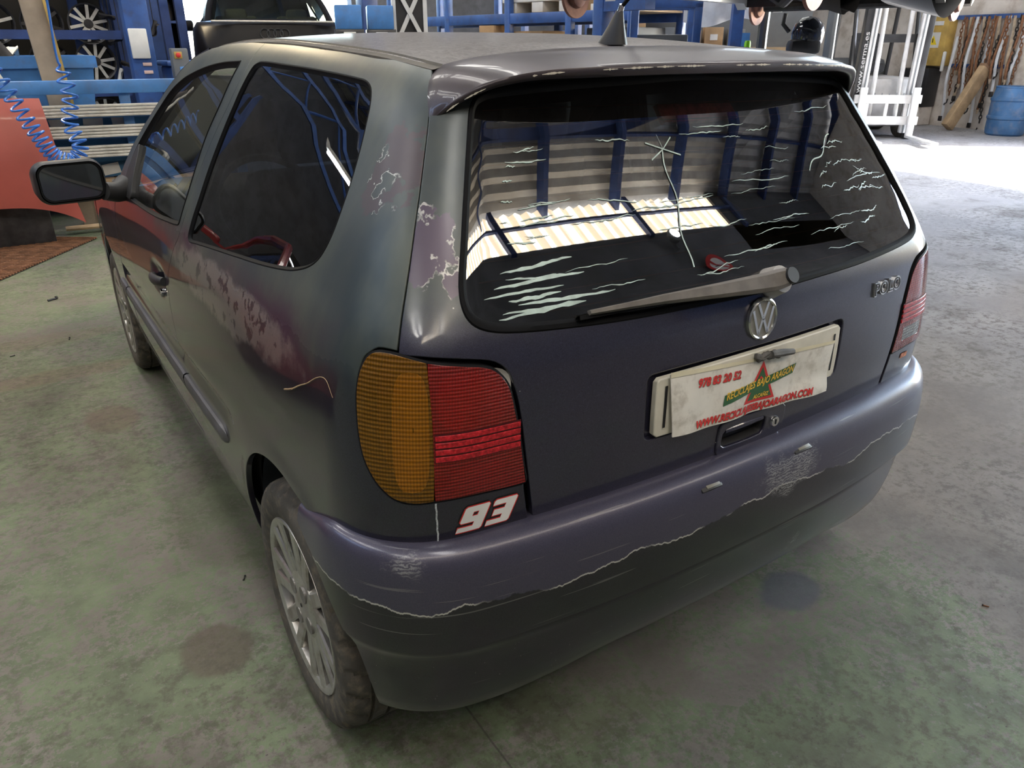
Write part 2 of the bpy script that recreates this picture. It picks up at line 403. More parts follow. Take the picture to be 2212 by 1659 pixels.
ZD = pchip([.40, .55, .69, .82, .99, 1.12, 1.25, 1.5, 1.7, 1.85], [1.353, 1.372, 1.381, 1.388, 1.395, 1.399, 1.400, 1.394, 1.380, 1.355])
XD = pchip([.40, .55, .69, .82, .99, 1.25, 1.6, 1.85], [.499, .525, .533, .536, .537, .539, .541, .545])
ZCc = pchip([.36, .42, .48, .56, .70, .86, 1.16, 1.32, 1.6, 1.85], [1.335, 1.354, 1.371, 1.388, 1.403, 1.412, 1.420, 1.422, 1.415, 1.392])
def LR(A):
    A = np.asarray(A, float); x, y = A[:, 0], A[:, 1]; k = np.clip(np.abs(x)/XD(y), 0, 1.2)
    return np.stack([x, y, ZD(y)+(ZCc(y)-ZD(y))*(1-k**2.4)], -1)
def normals(L, A, e=1.5e-3):
    A = np.asarray(A, float); n_ = len(A); Q = L(np.concatenate([A+[e, 0], A-[e, 0], A+[0, e], A-[0, e], A])); du = Q[:n_]-Q[n_:2*n_]; dv = Q[2*n_:3*n_]-Q[3*n_:4*n_]
    N = np.cross(du, dv); N /= np.linalg.norm(N, axis=1)[:, None]+1e-12
    P = Q[4*n_:]; c = P-np.array([0, 1.5, .7]); fl = (N*c).sum(1) < 0; N[fl] *= -1
    return P, N

def spline(pts, step, closed=True):
    """points (a, b) or (a, b, 1) for a corner -> evenly sampled smooth outline"""
    n = len(pts); P = [np.array(p[:2], float) for p in pts]; cor = [len(p) > 2 for p in pts]; out = []
    rng = n if closed else n-1
    for i in range(rng):
        p1, p2 = P[i], P[(i+1) % n]
        p0 = P[(i-1) % n] if (closed or i > 0) and not cor[i] else 2*p1-p2
        p3 = P[(i+2) % n] if (closed or i < n-2) and not cor[(i+1) % n] else 2*p2-p1
        d = np.linalg.norm(p2-p1); k = max(1, int(math.ceil(d/step)))
        d0 = max(np.linalg.norm(p1-p0), 1e-6); d2 = max(np.linalg.norm(p3-p2), 1e-6)
        m1 = (p2-p0)/(d0+d)*d; m2 = (p3-p1)/(d+d2)*d
        for j in range(k):
            t = j/k; t2 = t*t; t3 = t2*t
            out.append((2*t3-3*t2+1)*p1+(t3-2*t2+t)*m1+(-2*t3+3*t2)*p2+(t3-t2)*m2)
    if not closed: out.append(P[-1])
    return np.array(out)

def inside(P, poly):
    x, y = P[:, 0], P[:, 1]; r = np.zeros(len(P), bool); n = len(poly)
    for i in range(n):
        x1, y1 = poly[i]; x2, y2 = poly[(i+1) % n]
        if y1 == y2: continue
        c = ((y1 > y) != (y2 > y)) & (x < (x2-x1)*(y-y1)/(y2-y1)+x1); r ^= c
    return r

def tri(loops, step):
    outer = loops[0]; B = np.concatenate(loops); lo = outer.min(0); hi = outer.max(0)
    gx = np.arange(lo[0], hi[0], step); gy = np.arange(lo[1], hi[1], step)
    g = np.array([(a+(step/2 if k % 2 else 0), b) for k, b in enumerate(gy) for a in gx]) if len(gx) and len(gy) else np.zeros((0, 2))
    if len(g):
        m = inside(g, outer)
        for h in loops[1:]: m &= ~inside(g, h)
        g = g[m]
        if len(g):
            d = np.full(len(g), 9.)
            for k in range(0, len(B), 400):
                d = np.minimum(d, np.sqrt(((g[:, None, :]-B[None, k:k+400])**2).sum(2)).min(1))
            g = g[d > step*.55]
    A = np.concatenate([B, g]); E = []; k = 0
    for l in loops:
        n = len(l); E += [(k+i, k+(i+1) % n) for i in range(n)]; k += n
    v, e, f, ov, oe, of = delaunay_2d_cdt([Vector(a) for a in A], E, [], 0, 1e-7)
    V = np.array([tuple(p) for p in v]); T = np.array([t for t in f if len(t) == 3])
    C = V[T].mean(1); m = inside(C, outer)
    for h in loops[1:]: m &= ~inside(C, h)
    inv = {}
    for i, o in enumerate(ov):
        for j in o: inv[j] = i
    ids = []; k = 0
    for l in loops: ids.append([inv[k+i] for i in range(len(l))]); k += len(l)
    return V, T[m], ids

def panel(name, L, outer, holes=(), step=.02, mat=None, parent=None, off=0., flange=.014, e=.0022, mirror=False, disp=None, bstep=None, gap=0.):
    """a sheet laid on a body surface, with rolled edges turned inwards"""
    bs = bstep or step*.7
    loops = [spline(outer, bs)] + [spline(h, bs) for h in holes]
    def ar(l): return .5*np.sum(l[:, 0]*np.roll(l[:, 1], -1)-np.roll(l[:, 0], -1)*l[:, 1])
    loops = [l if (ar(l) > 0) == (k == 0) else l[::-1] for k, l in enumerate(loops)]
    if gap:
        nl = []
        for l in loops:
            t = np.roll(l, -1, 0)-np.roll(l, 1, 0); t /= np.linalg.norm(t, axis=1)[:, None]+1e-12
            nl.append(l+np.stack([-t[:, 1], t[:, 0]], 1)*gap)
        loops = nl
    A, T, ids = tri(loops, step)
    if disp is not None:
        L0 = L
        def L(A_):
            P_, N_ = normals(L0, A_); return P_+N_*disp(A_)[:, None]
    P, N = normals(L, A); P = P+N*off
    T = T.copy(); fn = np.cross(P[T[:, 1]]-P[T[:, 0]], P[T[:, 2]]-P[T[:, 0]]); bad = (fn*N[T[:, 0]]).sum(1) < 0; T[bad] = T[bad][:, ::-1]
    V = [P]; NN = [N]; F = [tuple(t) for t in T]; nv = len(P)
    if flange:
        for ring in ids:
            ring = np.array(ring); p = P[ring]; n = N[ring]; t = np.roll(p, -1, 0)-np.roll(p, 1, 0); t /= np.linalg.norm(t, axis=1)[:, None]+1e-12
            b = np.cross(t, n)
            # outward in-surface direction: away from the sheet
            a2 = A[ring]; t2 = np.roll(a2, -1, 0)-np.roll(a2, 1, 0)
            o2 = np.stack([t2[:, 1], -t2[:, 0]], 1); o2 /= np.linalg.norm(o2, axis=1)[:, None]+1e-12
            q = L(a2+o2*5e-4)-L(a2); sg = np.sign((q*b).sum(1)); sg[sg == 0] = 1; b = b*sg[:, None]
            r1 = p+b*e*.7-n*e*.3; r2 = p+b*e-n*e; r3 = p+b*e-n*flange; m = len(ring)
            V += [r1, r2, r3]; NN += [(n+b)/1.414, b, b]
            rings = [ring, nv+np.arange(m), nv+m+np.arange(m), nv+2*m+np.arange(m)]; nv += 3*m
            for k in range(3):
                u, w = rings[k], rings[k+1]
                for i in range(m):
                    j = (i+1) % m; f = (u[i], w[i], w[j], u[j])
                    F.append(f)
            # orientation of the rolled edge
    V = np.concatenate(V); NN = np.concatenate(NN)
    if flange:
        F2 = []
        for f in F:
            if len(f) == 4:
                c = np.cross(V[f[1]]-V[f[0]], V[f[3]]-V[f[0]])
                if np.linalg.norm(c) < 1e-14: c = np.cross(V[f[2]]-V[f[1]], V[f[3]]-V[f[1]])
                if c @ NN[f[1]] < 0: f = f[::-1]
            F2.append(f)
        F = F2
    if mirror: V = V*[-1, 1, 1]; NN = NN*[-1, 1, 1]; F = [f[::-1] for f in F]
    return mk(name, V, F, mat, parent, NN)

def on_body(pts, off=0., L=None):
    P, N = normals(L or LS, np.array(pts, float)); return P+N*off
def bead(name, pts, r, mat, parent, off=0., L=None, closed=True, step=.02, n=8, mirror=False):
    A = spline(pts, step, closed); P = on_body(A, off, L)
    if mirror: P = P*[-1, 1, 1]
    return G().tube(P, r, n, closed).build(name, mat, parent)
def wrap(name, V2, F, mat, parent, s0, z0, off, L=None, M2=None):
    """lay a flat shape (x to the right, y up, z out) on the body at chart point s0, z0"""
    V2 = np.array(V2, float); A = np.stack([s0-V2[:, 0], z0+V2[:, 1]], 1); P, N = normals(L or LS, A)
    P = P+N*(off+V2[:, 2:3]); return mk(name, P, F, mat, parent, smooth=False)
def text_mesh(txt, size, shear=0, bold=0, width=1., ext=.0005, space=1.):
    c = bpy.data.curves.new('lettering', 'FONT'); c.body = txt; c.size = size; c.shear = shear; c.offset = bold; c.extrude = ext; c.space_character = space
    c.align_x = 'CENTER'; c.align_y = 'CENTER'; c.resolution_u = 3
    o = bpy.data.objects.new('lettering', c); COL.objects.link(o)
    dg = bpy.context.evaluated_depsgraph_get(); me = bpy.data.meshes.new_from_object(o.evaluated_get(dg))
    V = [(v.co.x*width, v.co.y, v.co.z) for v in me.vertices]; F = [tuple(p.vertices) for p in me.polygons]
    bpy.data.objects.remove(o); bpy.data.curves.remove(c); bpy.data.meshes.remove(me)
    return V, F

# ---------------------------------------------------------------- the hatchback
def build_hatchback():
    car = thing('hatchback_car', 'dark violet-blue three-door hatchback with peeling paint filling the foreground', 'car')
    HUBY, HUBZ, WR, ARCH = .555, .279, .279, .345
    FRY = HUBY+2.407
    def sy(y, z): return float(yz2s(y, z))
    # outlines measured on the body chart (s, z)
    TG = [(.728, 1.353), (.726, 1.330), (.725, 1.306), (.7235, 1.277), (.724, 1.225), (.725, 1.174), (.727, 1.130), (.729, 1.087), (.732, 1.047), (.735, 1.008), (.736, .963)]
    DOORS = [(1.178, 1.383), (1.178, 1.363), (1.179, 1.337), (1.188, 1.301), (1.210, 1.252), (1.236, 1.205), (1.260, 1.149), (1.279, 1.100), (1.286, 1.052), (1.288, 1.008), (1.300, .969), (1.320, .930), (1.350, .905), (1.392, .862), (1.428, .816), (1.447, .768), (1.450, .728), (1.440, .682), (1.425, .631), (1.412, .580), (1.405, .520), (1.402, .44)]
    QWIN = [(1.766, 1.347), (1.721, 1.354), (1.490, 1.350), (1.293, 1.345), (1.127, 1.339), (1.001, 1.333), (.954, 1.329), (.926, 1.320), (.914, 1.308), (.907, 1.289), (.908, 1.254), (.913, 1.213), (.919, 1.182), (.932, 1.141), (.946, 1.102), (.964, 1.073), (.987, 1.051), (1.022, 1.034), (1.078, 1.019), (1.133, 1.010), (1.249, .997), (1.406, .983), (1.596, .965), (1.740, .950), (1.795, .9445), (1.815, .952), (1.817, .982), (1.818, 1.046), (1.820, 1.108), (1.815, 1.171), (1.805, 1.228), (1.790, 1.280), (1.778, 1.324), (1.774, 1.340)]
    LIGHT = [(.787, .949), (.779, .956), (.765, .960), (.739, .959), (.712, .954), (.689, .949), (.646, .943), (.600, .936), (.581, .928), (.567, .915), (.557, .899), (.550, .875), (.543, .839), (.536, .798), (.530, .752), (.526, .722, 1), (.558, .722), (.604, .724), (.651, .725), (.683, .7245), (.704, .723), (.724, .724), (.744, .730), (.761, .743), (.777, .762), (.792, .790), (.800, .821), (.804, .856), (.805, .889), (.801, .918), (.796, .933)]
    LSPLIT = [(.689, .949), (.685, .912), (.682, .868), (.681, .822), (.681, .774), (.683, .7245)]
    TGEDGE = [(.736, .958), (.701, .957), (.635, .951), (.589, .943), (.570, .934), (.554, .917), (.545, .893), (.537, .862), (.530, .817), (.522, .750), (.515, .692), (.506, .632)]
    GLASS = [(0, 1.338), (.14, 1.335), (.343, 1.330), (.484, 1.325), (.578, 1.320), (.611, 1.315), (.627, 1.307), (.635, 1.293), (.637, 1.251), (.639, 1.156), (.640, 1.094), (.641, 1.064), (.639, 1.039), (.632, 1.018), (.619, 1.002), (.594, .990), (.554, .982), (.470, .975), (.332, .968), (.175, .965), (.058, .963), (0, .963)]
    def both(l): return l + [(-a[0], *a[1:]) for a in reversed(l) if abs(a[0]) > 1e-6]
    def inset(poly, d):
        p = np.array([a[:2] for a in poly]); t = np.roll(p, -1, 0)-np.roll(p, 1, 0); t /= np.linalg.norm(t, axis=1)[:, None]
        s_ = np.sign(np.sum(p[:, 0]*np.roll(p[:, 1], -1)-np.roll(p[:, 0], -1)*p[:, 1])); q = p+np.stack([-t[:, 1], t[:, 0]], 1)*d*s_
        return [tuple(x)+tuple(a[2:]) for x, a in zip(q, poly)]
    # side swage above the rub strip and a slight flare round the wheel arches
    def side_disp(A):
        z = A[:, 1]; y = A[:, 0]-.587
        g = np.exp(-((z-.590)/.020)**4)*sst((y-.86)/.10)*sst((2.9-y)/.2)*-.009
        fl = 0*y
        for cy in (HUBY, FRY):
            d = np.hypot(y-cy, z-HUBZ); fl = fl+np.exp(-((d-ARCH)/.03)**2)*.006*sst((z-.2)/.1)
        return (g+fl)*sst((y-.25)/.2)
    # --- quarter panels
    dl = [(sy(y, z), z) for y, z in DOORS]
    arch = [(sy(HUBY+ARCH*math.cos(a), HUBZ+ARCH*math.sin(a)), HUBZ+ARCH*math.sin(a)) for a in np.radians(np.linspace(110, -14, 22))]
    q = [(sy(1.178, 1.396), 1.396, 1)]
    q += [(sy(y, float(ZD(y))-.003), float(ZD(y))-.003) for y in (1.1, .95, .8, .68, .55, .47)] + [(.733, 1.350, 1)]
    q += TG[1:-1] + [(.737, .966, 1)]
    q += [(a+.004, b+.004) for a, b in ((.745, .963), (.765, .963))] + [(.784, .959), (.795, .950), (.801, .936), (.806, .919), (.8095, .889), (.8085, .856), (.8045, .820), (.796, .788), (.781, .759), (.764, .739), (.746, .7255), (.725, .7195), (.704, .7185), (.683, .7195), (.65, .7205), (.604, .7185), (.558, .7165), (.528, .7165, 1)]
    q += [(.5185, .640), (.514, .606, 1), (.70, .600), (.85, .60), (.98, .600, 1)]
    q += arch[1:] + [(sy(.89, .185), .185, 1), (sy(1.402, .185), .185, 1)] + [(a, b) for a, b in reversed(dl)][:]
    cut = [i for i, a in enumerate(q)]
    for mir in (False, True):
        p = panel('quarter_panel', LS, q, [QWIN], .018, M['side'], car, mirror=mir, disp=side_disp, gap=.0018)
        w = panel('quarter_window', LS, inset(QWIN, .006), (), .03, M['sideglass'], car, off=-.005, flange=0, mirror=mir)
        A = spline(QWIN, .012); rb = [on_body(A, o) for o in (-.010, .0005)]; A2 = spline(inset(QWIN, .004), .012); A3 = spline(inset(QWIN, .013), .012)
        P1 = on_body(spline(inset(QWIN, -.001), .012), .0012); n = min(len(A), len(A2), len(A3))
        def rs(l, k=260):
            d = np.concatenate([[0], np.cumsum(np.linalg.norm(np.diff(np.vstack([l, l[:1]]), axis=0), axis=1))]); u = np.linspace(0, d[-1], k, endpoint=False)
            l2 = np.vstack([l, l[:1]]); return np.stack([np.interp(u, d, l2[:, i]) for i in range(l.shape[1])], 1)
        rows = [on_body(rs(spline(inset(QWIN, d), .012)), o) for d, o in ((-.001, -.0005), (.0, .0006), (.0015, .0006), (.004, -.003), (.0075, -.0055))]
        if mir: rows = [r*[-1, 1, 1] for r in rows]
        G().grid(rows, close_u=True).build('window_seal', M['rubber'], w)
        panel('inner_pillar_trim', LS, inset(q, .01), [inset(QWIN, -.006)], .04, M['cabin'], car, off=-.035, flange=0, mirror=mir)
    # --- doors
    DW = [(1.249, 1.353, 1), (1.377, 1.349), (1.509, 1.338), (1.658, 1.318), (1.776, 1.296), (1.905, 1.255), (2.01, 1.191), (2.085, 1.130), (2.135, 1.080), (2.170, 1.030), (2.185, .985), (2.170, .940), (2.130, .922), (1.90, .924), (1.63, .936), (1.464, .949), (1.356, .959), (1.331, .967), (1.322, 1.025), (1.318, 1.089), (1.308, 1.179), (1.268, 1.268), (1.247, 1.335)]
    d = [(1.182, 1.396, 1)] + [(y, z) for y, z in DOORS] + [(1.405, .335, 1), (2.43, .325, 1), (2.45, .60), (2.43, .80), (2.37, .900), (2.335, .945), (2.29, 1.0), (2.235, 1.065), (2.16, 1.135), (2.08, 1.20), (1.985, 1.262), (1.87, 1.320), (1.76, 1.358), (1.62, 1.382, 1), (1.45, 1.3925), (1.3, 1.396)]
    def doordisp(A):
        y, z = A[:, 0], A[:, 1]; g = np.exp(-((z-.590)/.020)**4)*-.009
        h = np.exp(-((y-1.60)/.085)**4-((z-.765)/.032)**4)*-.016
        return g+h
    for mir in (False, True):
        do = panel('door', LY, d, [DW], .02, M['side'], car, mirror=mir, disp=doordisp, gap=.0018)
        panel('door_window', LY, inset(DW, .007), (), .04, M['clear'], do, off=-.008, flange=0, mirror=mir)
        rows = []
        for dd, o in ((-.002, .0), (-.0005, .002), (.0015, .002), (.004, -.003), (.010, -.0085)):
            r = on_body(rs(spline(inset(DW, dd), .012)), o, LY); rows.append(r*[-1, 1, 1] if mir else r)
        G().grid(rows, close_u=True).build('door_window_seal', M['rubber'], do)
        panel('door_trim', LY, [(1.42, .36, 1), (2.40, .36, 1), (2.36, .90, 1), (2.1, .912), (1.6, .928), (1.35, .945, 1)], (), .06, M['cabin'], do, off=-.05, flange=0, mirror=mir)
        # pull handle over its dished recess
        sx = 1 if mir else -1
        hp = []
        for k in range(13):
            t = k/12; y = 1.50+.17*t; z = .775-.022*t; o = .012+.012*math.sin(math.pi*t)**.5
            hp.append(((XS(y, z)+o-.012)*sx, y, z))
        hd = G()
        rows = []
        for k, pnt in enumerate(hp):
            t = k/12; h = .017-.004*abs(2*t-1); w_ = .011
            rows.append([(pnt[0]+sx*w_*math.cos(a)*1.0, pnt[1], pnt[2]+h*math.sin(a)) for a in np.linspace(0, 2*math.pi, 12, endpoint=False)])
        hd.grid(rows, close_u=True); hd.F.append(tuple(range(12))); hd.F.append(tuple(range(12*12, 13*12)))
        hd.build('door_handle', M['trim'], do)
        G().lathe([(.0, .012), (.010, .012), (.012, .008), (.012, -.004)], ((XS(1.535, .722)+.002)*sx, 1.535, .735), 'x', 16).build('key_lock', M['chrome'], do)
        # rub strips, one on the door, one on the quarter, one on the wing
        def strip(y0, y1, par, r0, r1):
            prof = [(-.026, .0), (-.024, .006), (-.014, .011), (.014, .011), (.024, .007), (.026, .0)]
            ys = np.linspace(y0, y1, 40); rows = []
            for y in ys:
                e0 = min(1, max(0, (y-y0)/.03)) if r0 else 1; e1 = min(1, max(0, (y1-y)/.015)) if r1 else 1; f = math.sqrt(max(0., min(e0, e1)))
                rows.append([((XS(y, .50+dz)+o*f)*sx, y, .50+dz*(.35+.65*f)) for dz, o in prof])
            G().grid(rows).build('rub_strip', M['strip'], par)
        strip(.985, 1.398, car, True, False); strip(1.408, 2.435, do, False, False); strip(2.446, 2.62, car, False, True)
        # sill below the door
        panel('sill', LY, [(1.40, .322, 1), (1.40, .185, 1), (2.60, .185, 1), (2.55, .318, 1)], (), .05, M['paint'], car, mirror=mir)
        # front wing
        fa = [(FRY+ARCH*math.cos(a), HUBZ+ARCH*math.sin(a)) for a in np.radians(np.linspace(196, -12, 24))]
        panel('front_wing', LY, [(2.45, .318, 1), (2.455, .60), (2.435, .80), (2.39, .895, 1), (2.70, .880), (3.0, .855), (3.3, .80), (3.50, .73, 1), (3.52, .40, 1), (3.32, .24, 1)] + fa[::-1] + [(2.60, .20, 1)], (), .03, M['paint'], car, mirror=mir, gap=.0018)
        # door mirror: black sail plate, stalk, shell and glass
        mh = []; cx, cy, cz = -.955, 2.10, .985
        def mc(v): return (v[0]*(-1 if mir else 1), v[1], v[2])
        ux = Vector((.985, .17, 0)); nz = Vector((-.02, -.0, 1)).normalized(); fw = -nz.cross(ux).normalized()*1.0  # glass faces back
        def rr(w, h, r, n=6):
            o = []
            for sx_, sz_, a0 in ((1, 1, 0), (-1, 1, 90), (-1, -1, 180), (1, -1, 270)):
                for k in range(n+1):
                    a = math.radians(a0+90*k/n); o.append((sx_*(w/2-r)+r*math.cos(a), sz_*(h/2-r)+r*math.sin(a)))
            return o
        def ring(w, h, r, dpt, shx=0): return [mc(Vector((cx, cy, cz))+ux*(a+shx)+nz*b+fw*dpt) for a, b in rr(w, h, r)]
        shell = G().grid([ring(.196, .122, .035, .004), ring(.208, .134, .042, -.004), ring(.212, .138, .044, -.018), ring(.205, .13, .045, -.06), ring(.16, .095, .04, -.10), ring(.07, .04, .018, -.118)], close_u=True)
        shell.F.append(tuple(range(len(shell.V)-28, len(shell.V))))
        # facing: glass side looks towards -y
        mr = shell.build('mirror_shell', M['trim'], do)
        g2 = G(); rg = [mc(Vector((cx, cy, cz))+ux*a+nz*b+fw*.001) for a, b in rr(.178, .106, .03)]; g2.V = rg; g2.F = [tuple(range(len(rg)))]; g2.build('mirror_glass', M['mirror'], mr)
        rim = [ring(.190, .116, .033, .0045), ring(.178, .106, .03, .003)]; G().grid(rim, close_u=True).build('glass_rim', M['rubber'], mr)
        arm = G().tube([mc((-.865, 2.12, .945)), mc((-.83, 2.14, .935)), mc((-.79, 2.16, .945))], [.030, .034, .045], 14); arm.build('mirror_arm', M['trim'], mr)
        panel('sail_plate', LY, [(2.035, .935, 1), (2.10, 1.085), (2.165, 1.02), (2.18, .975), (2.17, .935), (2.13, .922), (2.05, .922, 1)], (), .02, M['trim'], do, off=.004, mirror=mir)
    # --- tailgate: outer skin with openings for glass, number plate and handle
    tgo = [(0, 1.343), (.3, 1.346), (.55, 1.349), (.70, 1.351), (.7235, 1.345)] + [(a-.003, b) for a, b in TG[1:-1]] + [(.7335, .9605, 1)] + [(a-.002, b+.003) for a, b in TGEDGE[1:-1]] + [(.505, .622, 1), (.25, .621), (0, .621)]
    PREC = both([(0, .861), (.262, .861), (.275, .857), (.280, .846), (.2785, .745), (.276, .736), (.266, .730), (0, .7285)])
    HREC = [(.066, .7015), (-.043, .7015), (-.053, .695), (-.053, .664), (-.045, .655), (.066, .655), (.076, .663), (.076, .692)]
    gate = panel('tailgate', LS, both(tgo), [both(GLASS), PREC, HREC], .016, M['gate'], car, gap=.0012)
    panel('plate_recess', LS, inset(PREC, -.004), (), .04, M['paint'], gate, off=-.0125, flange=0)
    panel('tailgate_trim', LS, both([(0, .955), (.55, .965), (.70, .97), (.60, .93), (.52, .80), (.50, .63), (0, .63)]), (), .06, M['cabin'], gate, off=-.05, flange=0)
    panel('glass_surround_trim', LS, both(inset(tgo, .008)), [inset(both(GLASS), .004)], .04, M['cabin'], gate, off=-.03, flange=0)
    gw = panel('rear_window', LS, inset(both(GLASS), .010), (), .025, M['glass'], gate, off=-.003, flange=0)
    rows = [on_body(rs(spline(inset(both(GLASS), dd), .014), 420), o) for dd, o in ((-.003, .0), (-.001, .003), (.005, .0035), (.0095, .0005), (.0115, -.0035))]
    G().grid(rows, close_u=True).build('window_rubber', M['rubber'], gw)
    # black printed band round the inside of the pane
    gi = inset(both(GLASS), .0105); gi2 = [(a*.957, 1.146+(b-1.146)*.90) for a, b in [g_[:2] for g_ in gi]]
    panel('black_border', LS, gi, [gi2], .03, M['black'], gw, off=-.0055, flange=0)
    # heating wires and the cracks in the window film
    hw = G()
    for k in range(12):
        z = .996+.0265*k; sm = .606 if z > 1.03 else .56
        A = np.array([(s_, z+.004*math.sin(s_*3)) for s_ in np.linspace(-sm, sm, 40)]); a = on_body(A+[0, .0007], -.0034); b = on_body(A-[0, .0007], -.0034); hw.grid([a, b])
    hw.build('heater_wires', plain('heater_wire', (.20, .085, .045), .5), gw)
    R = random.Random(5); ck = G(); CR = []
    def crack(s0, z0, ln, up, wd, wob=.5):
        n = 14; P = []; z = z0; w_ = []
        for k in range(n+1):
            t = k/n; z += R.uniform(-1, 1)*.0022*wob + up*ln/n; P.append((s0-ln*t, z)); w_.append(wd*(.15+math.sin(math.pi*t)**.6*R.uniform(.5, 1.2)))
        A = np.array(P); W = np.array(w_)
        CR.append((A+np.stack([0*W, W], 1), A-np.stack([0*W, W], 1)))
    for z0 in (.998, 1.005, 1.014, 1.022, 1.03, 1.04, 1.052, 1.06):
        crack(R.uniform(.52, .60), z0, R.uniform(.07, .20), R.uniform(.0, .05), R.uniform(.0012, .0026))
    for k in range(16): crack(R.uniform(.50, .57), R.uniform(1.10, 1.26), R.uniform(.02, .10), .02, R.uniform(.0005, .0012))
    for k in range(34):
        crack(R.uniform(-.45, .45), R.uniform(1.0, 1.26), R.uniform(.05, .20), R.uniform(-.02, .06), R.uniform(.0004, .0010), .9)
    for k in range(18): crack(R.uniform(-.56, -.30), R.uniform(1.01, 1.2), R.uniform(.03, .09), R.uniform(.0, .12), R.uniform(.0005, .0013), 1.2)
    star = (.155, 1.215)
    for a, ln in ((200, .05), (330, .045), (75, .035), (140, .04), (20, .05)):
        P = np.array([(star[0]+math.cos(math.radians(a))*ln*t, star[1]+math.sin(math.radians(a))*ln*t*.7) for t in np.linspace(0, 1, 8)])
        ck.grid([on_body(P+[0, .0012], -.0015), on_body(P-[0, .0012], -.0015)])
    P = np.array([(.157+.006*math.sin(k*.7), 1.215-.19*k/16) for k in range(17)]); ck.grid([on_body(P+[.0016, 0], -.0015), on_body(P-[.0016, 0], -.0015)])
    P = np.array([(-.30-.15*t, 1.15+.06*t+.006*math.sin(t*9)) for t in np.linspace(0, 1, 16)]); ck.grid([on_body(P+[0, .0012], -.0015), on_body(P-[0, .0012], -.0015)])
    Q = on_body(np.concatenate([np.concatenate(p) for p in CR]), -.0015); k = 0
    for a, b in CR:
        n = len(a); ck.grid([Q[k:k+n], Q[k+n:k+2*n]]); k += 2*n
    o = ck.build('film_cracks', plain('pale_film_crack', (.45, .56, .52), .4, 0, .2, 40), gw); o['kind'] = 'stuff'
    # high-level brake lamp behind the glass
    bl = G(); A = [(.118, 1.262), (.126, 1.291), (-.126, 1.291), (-.134, 1.262)]
    bl = panel('brake_lamp', LS, [(*a, 1) for a in A], (), .03, plain('dull_red_lens', (.75, .10, .07), .35, 0, .35, 60), car, off=-.010, flange=.01)
    # --- roof, its mouldings, windscreen, bonnet
    ro = [(0, .372)] + [(x, .372) for x in (.2, .4)] + [(.47, .385, 1)] + [(float(XD(y))-.010, y) for y in (.45, .55, .7, .9, 1.1, 1.3, 1.5, 1.70)] + [(.535, 1.80, 1), (.3, 1.845), (0, 1.86)]
    panel('roof', LR, both(ro), (), .022, M['roof'], car, flange=.012, e=.003)
    panel('headliner', LR, both(inset(ro, .02)) if False else both([(0, .40), (.44, .40, 1), (.50, 1.0), (.50, 1.75, 1), (0, 1.80)]), (), .06, M['cabin'], car, off=-.03, flange=0)
    for sx in (-1, 1):
        ys = np.linspace(.41, 1.74, 60); rows = []
        for y in ys:
            x, z = float(XD(y)), float(ZD(y)); rows.append([(sx*(x-.011), y, z+.0035), (sx*(x-.008), y, z-.001), (sx*(x-.002), y, z-.0025), (sx*(x+.004), y, z-.004), (sx*(x+.0085), y, z-.0045), (sx*(x+.010), y, z-.012)])
        G().grid(rows).build('roof_moulding', plain('brown_dusty_rubber', (.075, .065, .05), .6, 0, .3, 30), car)
    AP = [(1.64, 1.376), (1.76, 1.354), (1.87, 1.316), (1.985, 1.258), (2.08, 1.196), (2.16, 1.131), (2.235, 1.061), (2.29, .996), (2.335, .942), (2.37, .90)]
    rows = []
    for y, z in AP:
        x = float(XS(y, z)); f = (1.376-z)/.476
        rows.append([(x*t, y+(.20*(1-t*t))*(.6+.6*f), z+(.02+.03*f)*(1-t*t)) for t in np.linspace(-.965, .965, 25)])
    G().grid(rows).build('windscreen', M['clear'], car)
    for sx in (-1, 1):
        rw = []
        for y, z in AP:
            x = float(XS(y, z)); rw.append([(sx*x*.999, y-.01, z-.004), (sx*(x-.004), y+.005, z+.006), (sx*(x-.04), y+.03, z+.004), (sx*(x-.06), y, z-.03), (sx*(x-.03), y-.05, z-.02)])
        G().grid(rw, close_u=True).build('windscreen_pillar', M['paint'], car)
    rows = []
    for y in np.linspace(2.38, 3.56, 24):
        f = (y-2.38)/1.18; zz = .905-.13*f**1.5; w_ = .775-.11*f**2
        rows.append([(w_*t, y+.20*(1-t*t)*(1-.3*f), zz+.055*(1-abs(t)**2.2)) for t in np.linspace(-1, 1, 25)])
    G().grid(rows).build('bonnet', M['paint'], car)
    rows = []
    for z, g_ in ((.73, .0), (.62, .05), (.55, .085), (.40, .095), (.28, .08), (.22, .03)):
        rows.append([(.80*math.copysign(abs(math.sin(a))**.55, math.sin(a)), 3.33+(.30+g_)*abs(math.cos(a))**.6, z) for a in np.linspace(-math.pi/2, math.pi/2, 40)])
    G().grid(rows).build('front_bumper', M['paint'], car)
    # --- rear spoiler
    TE = [(0, .245, 1.357), (.1, .245, 1.357), (.2, .247, 1.356), (.3, .254, 1.353), (.384, .266, 1.349), (.44, .280, 1.341), (.475, .297, 1.330), (.502, .316, 1.315), (.525, .336, 1.297), (.538, .350, 1.282)]
    FE = [(0, .470, 1.3705), (.1, .471, 1.3705), (.2, .473, 1.3695), (.3, .472, 1.3675), (.39, .462, 1.364), (.450, .443, 1.3595), (.492, .420, 1.3535), (.520, .400, 1.336), (.536, .380, 1.312), (.5475, .3575, 1.281)]
    def res(C, n): 
        C = np.array(C); d = np.concatenate([[0], np.cumsum(np.linalg.norm(np.diff(C, axis=0), axis=1))]); u = np.linspace(0, d[-1], n)
        return np.stack([pchip(d, C[:, i])(u) for i in range(3)], 1)
    te, fe = res(TE, 44), res(FE, 44); rows = []
    full = [(-1, k) for k in range(43, 0, -1)] + [(1, k) for k in range(44)]
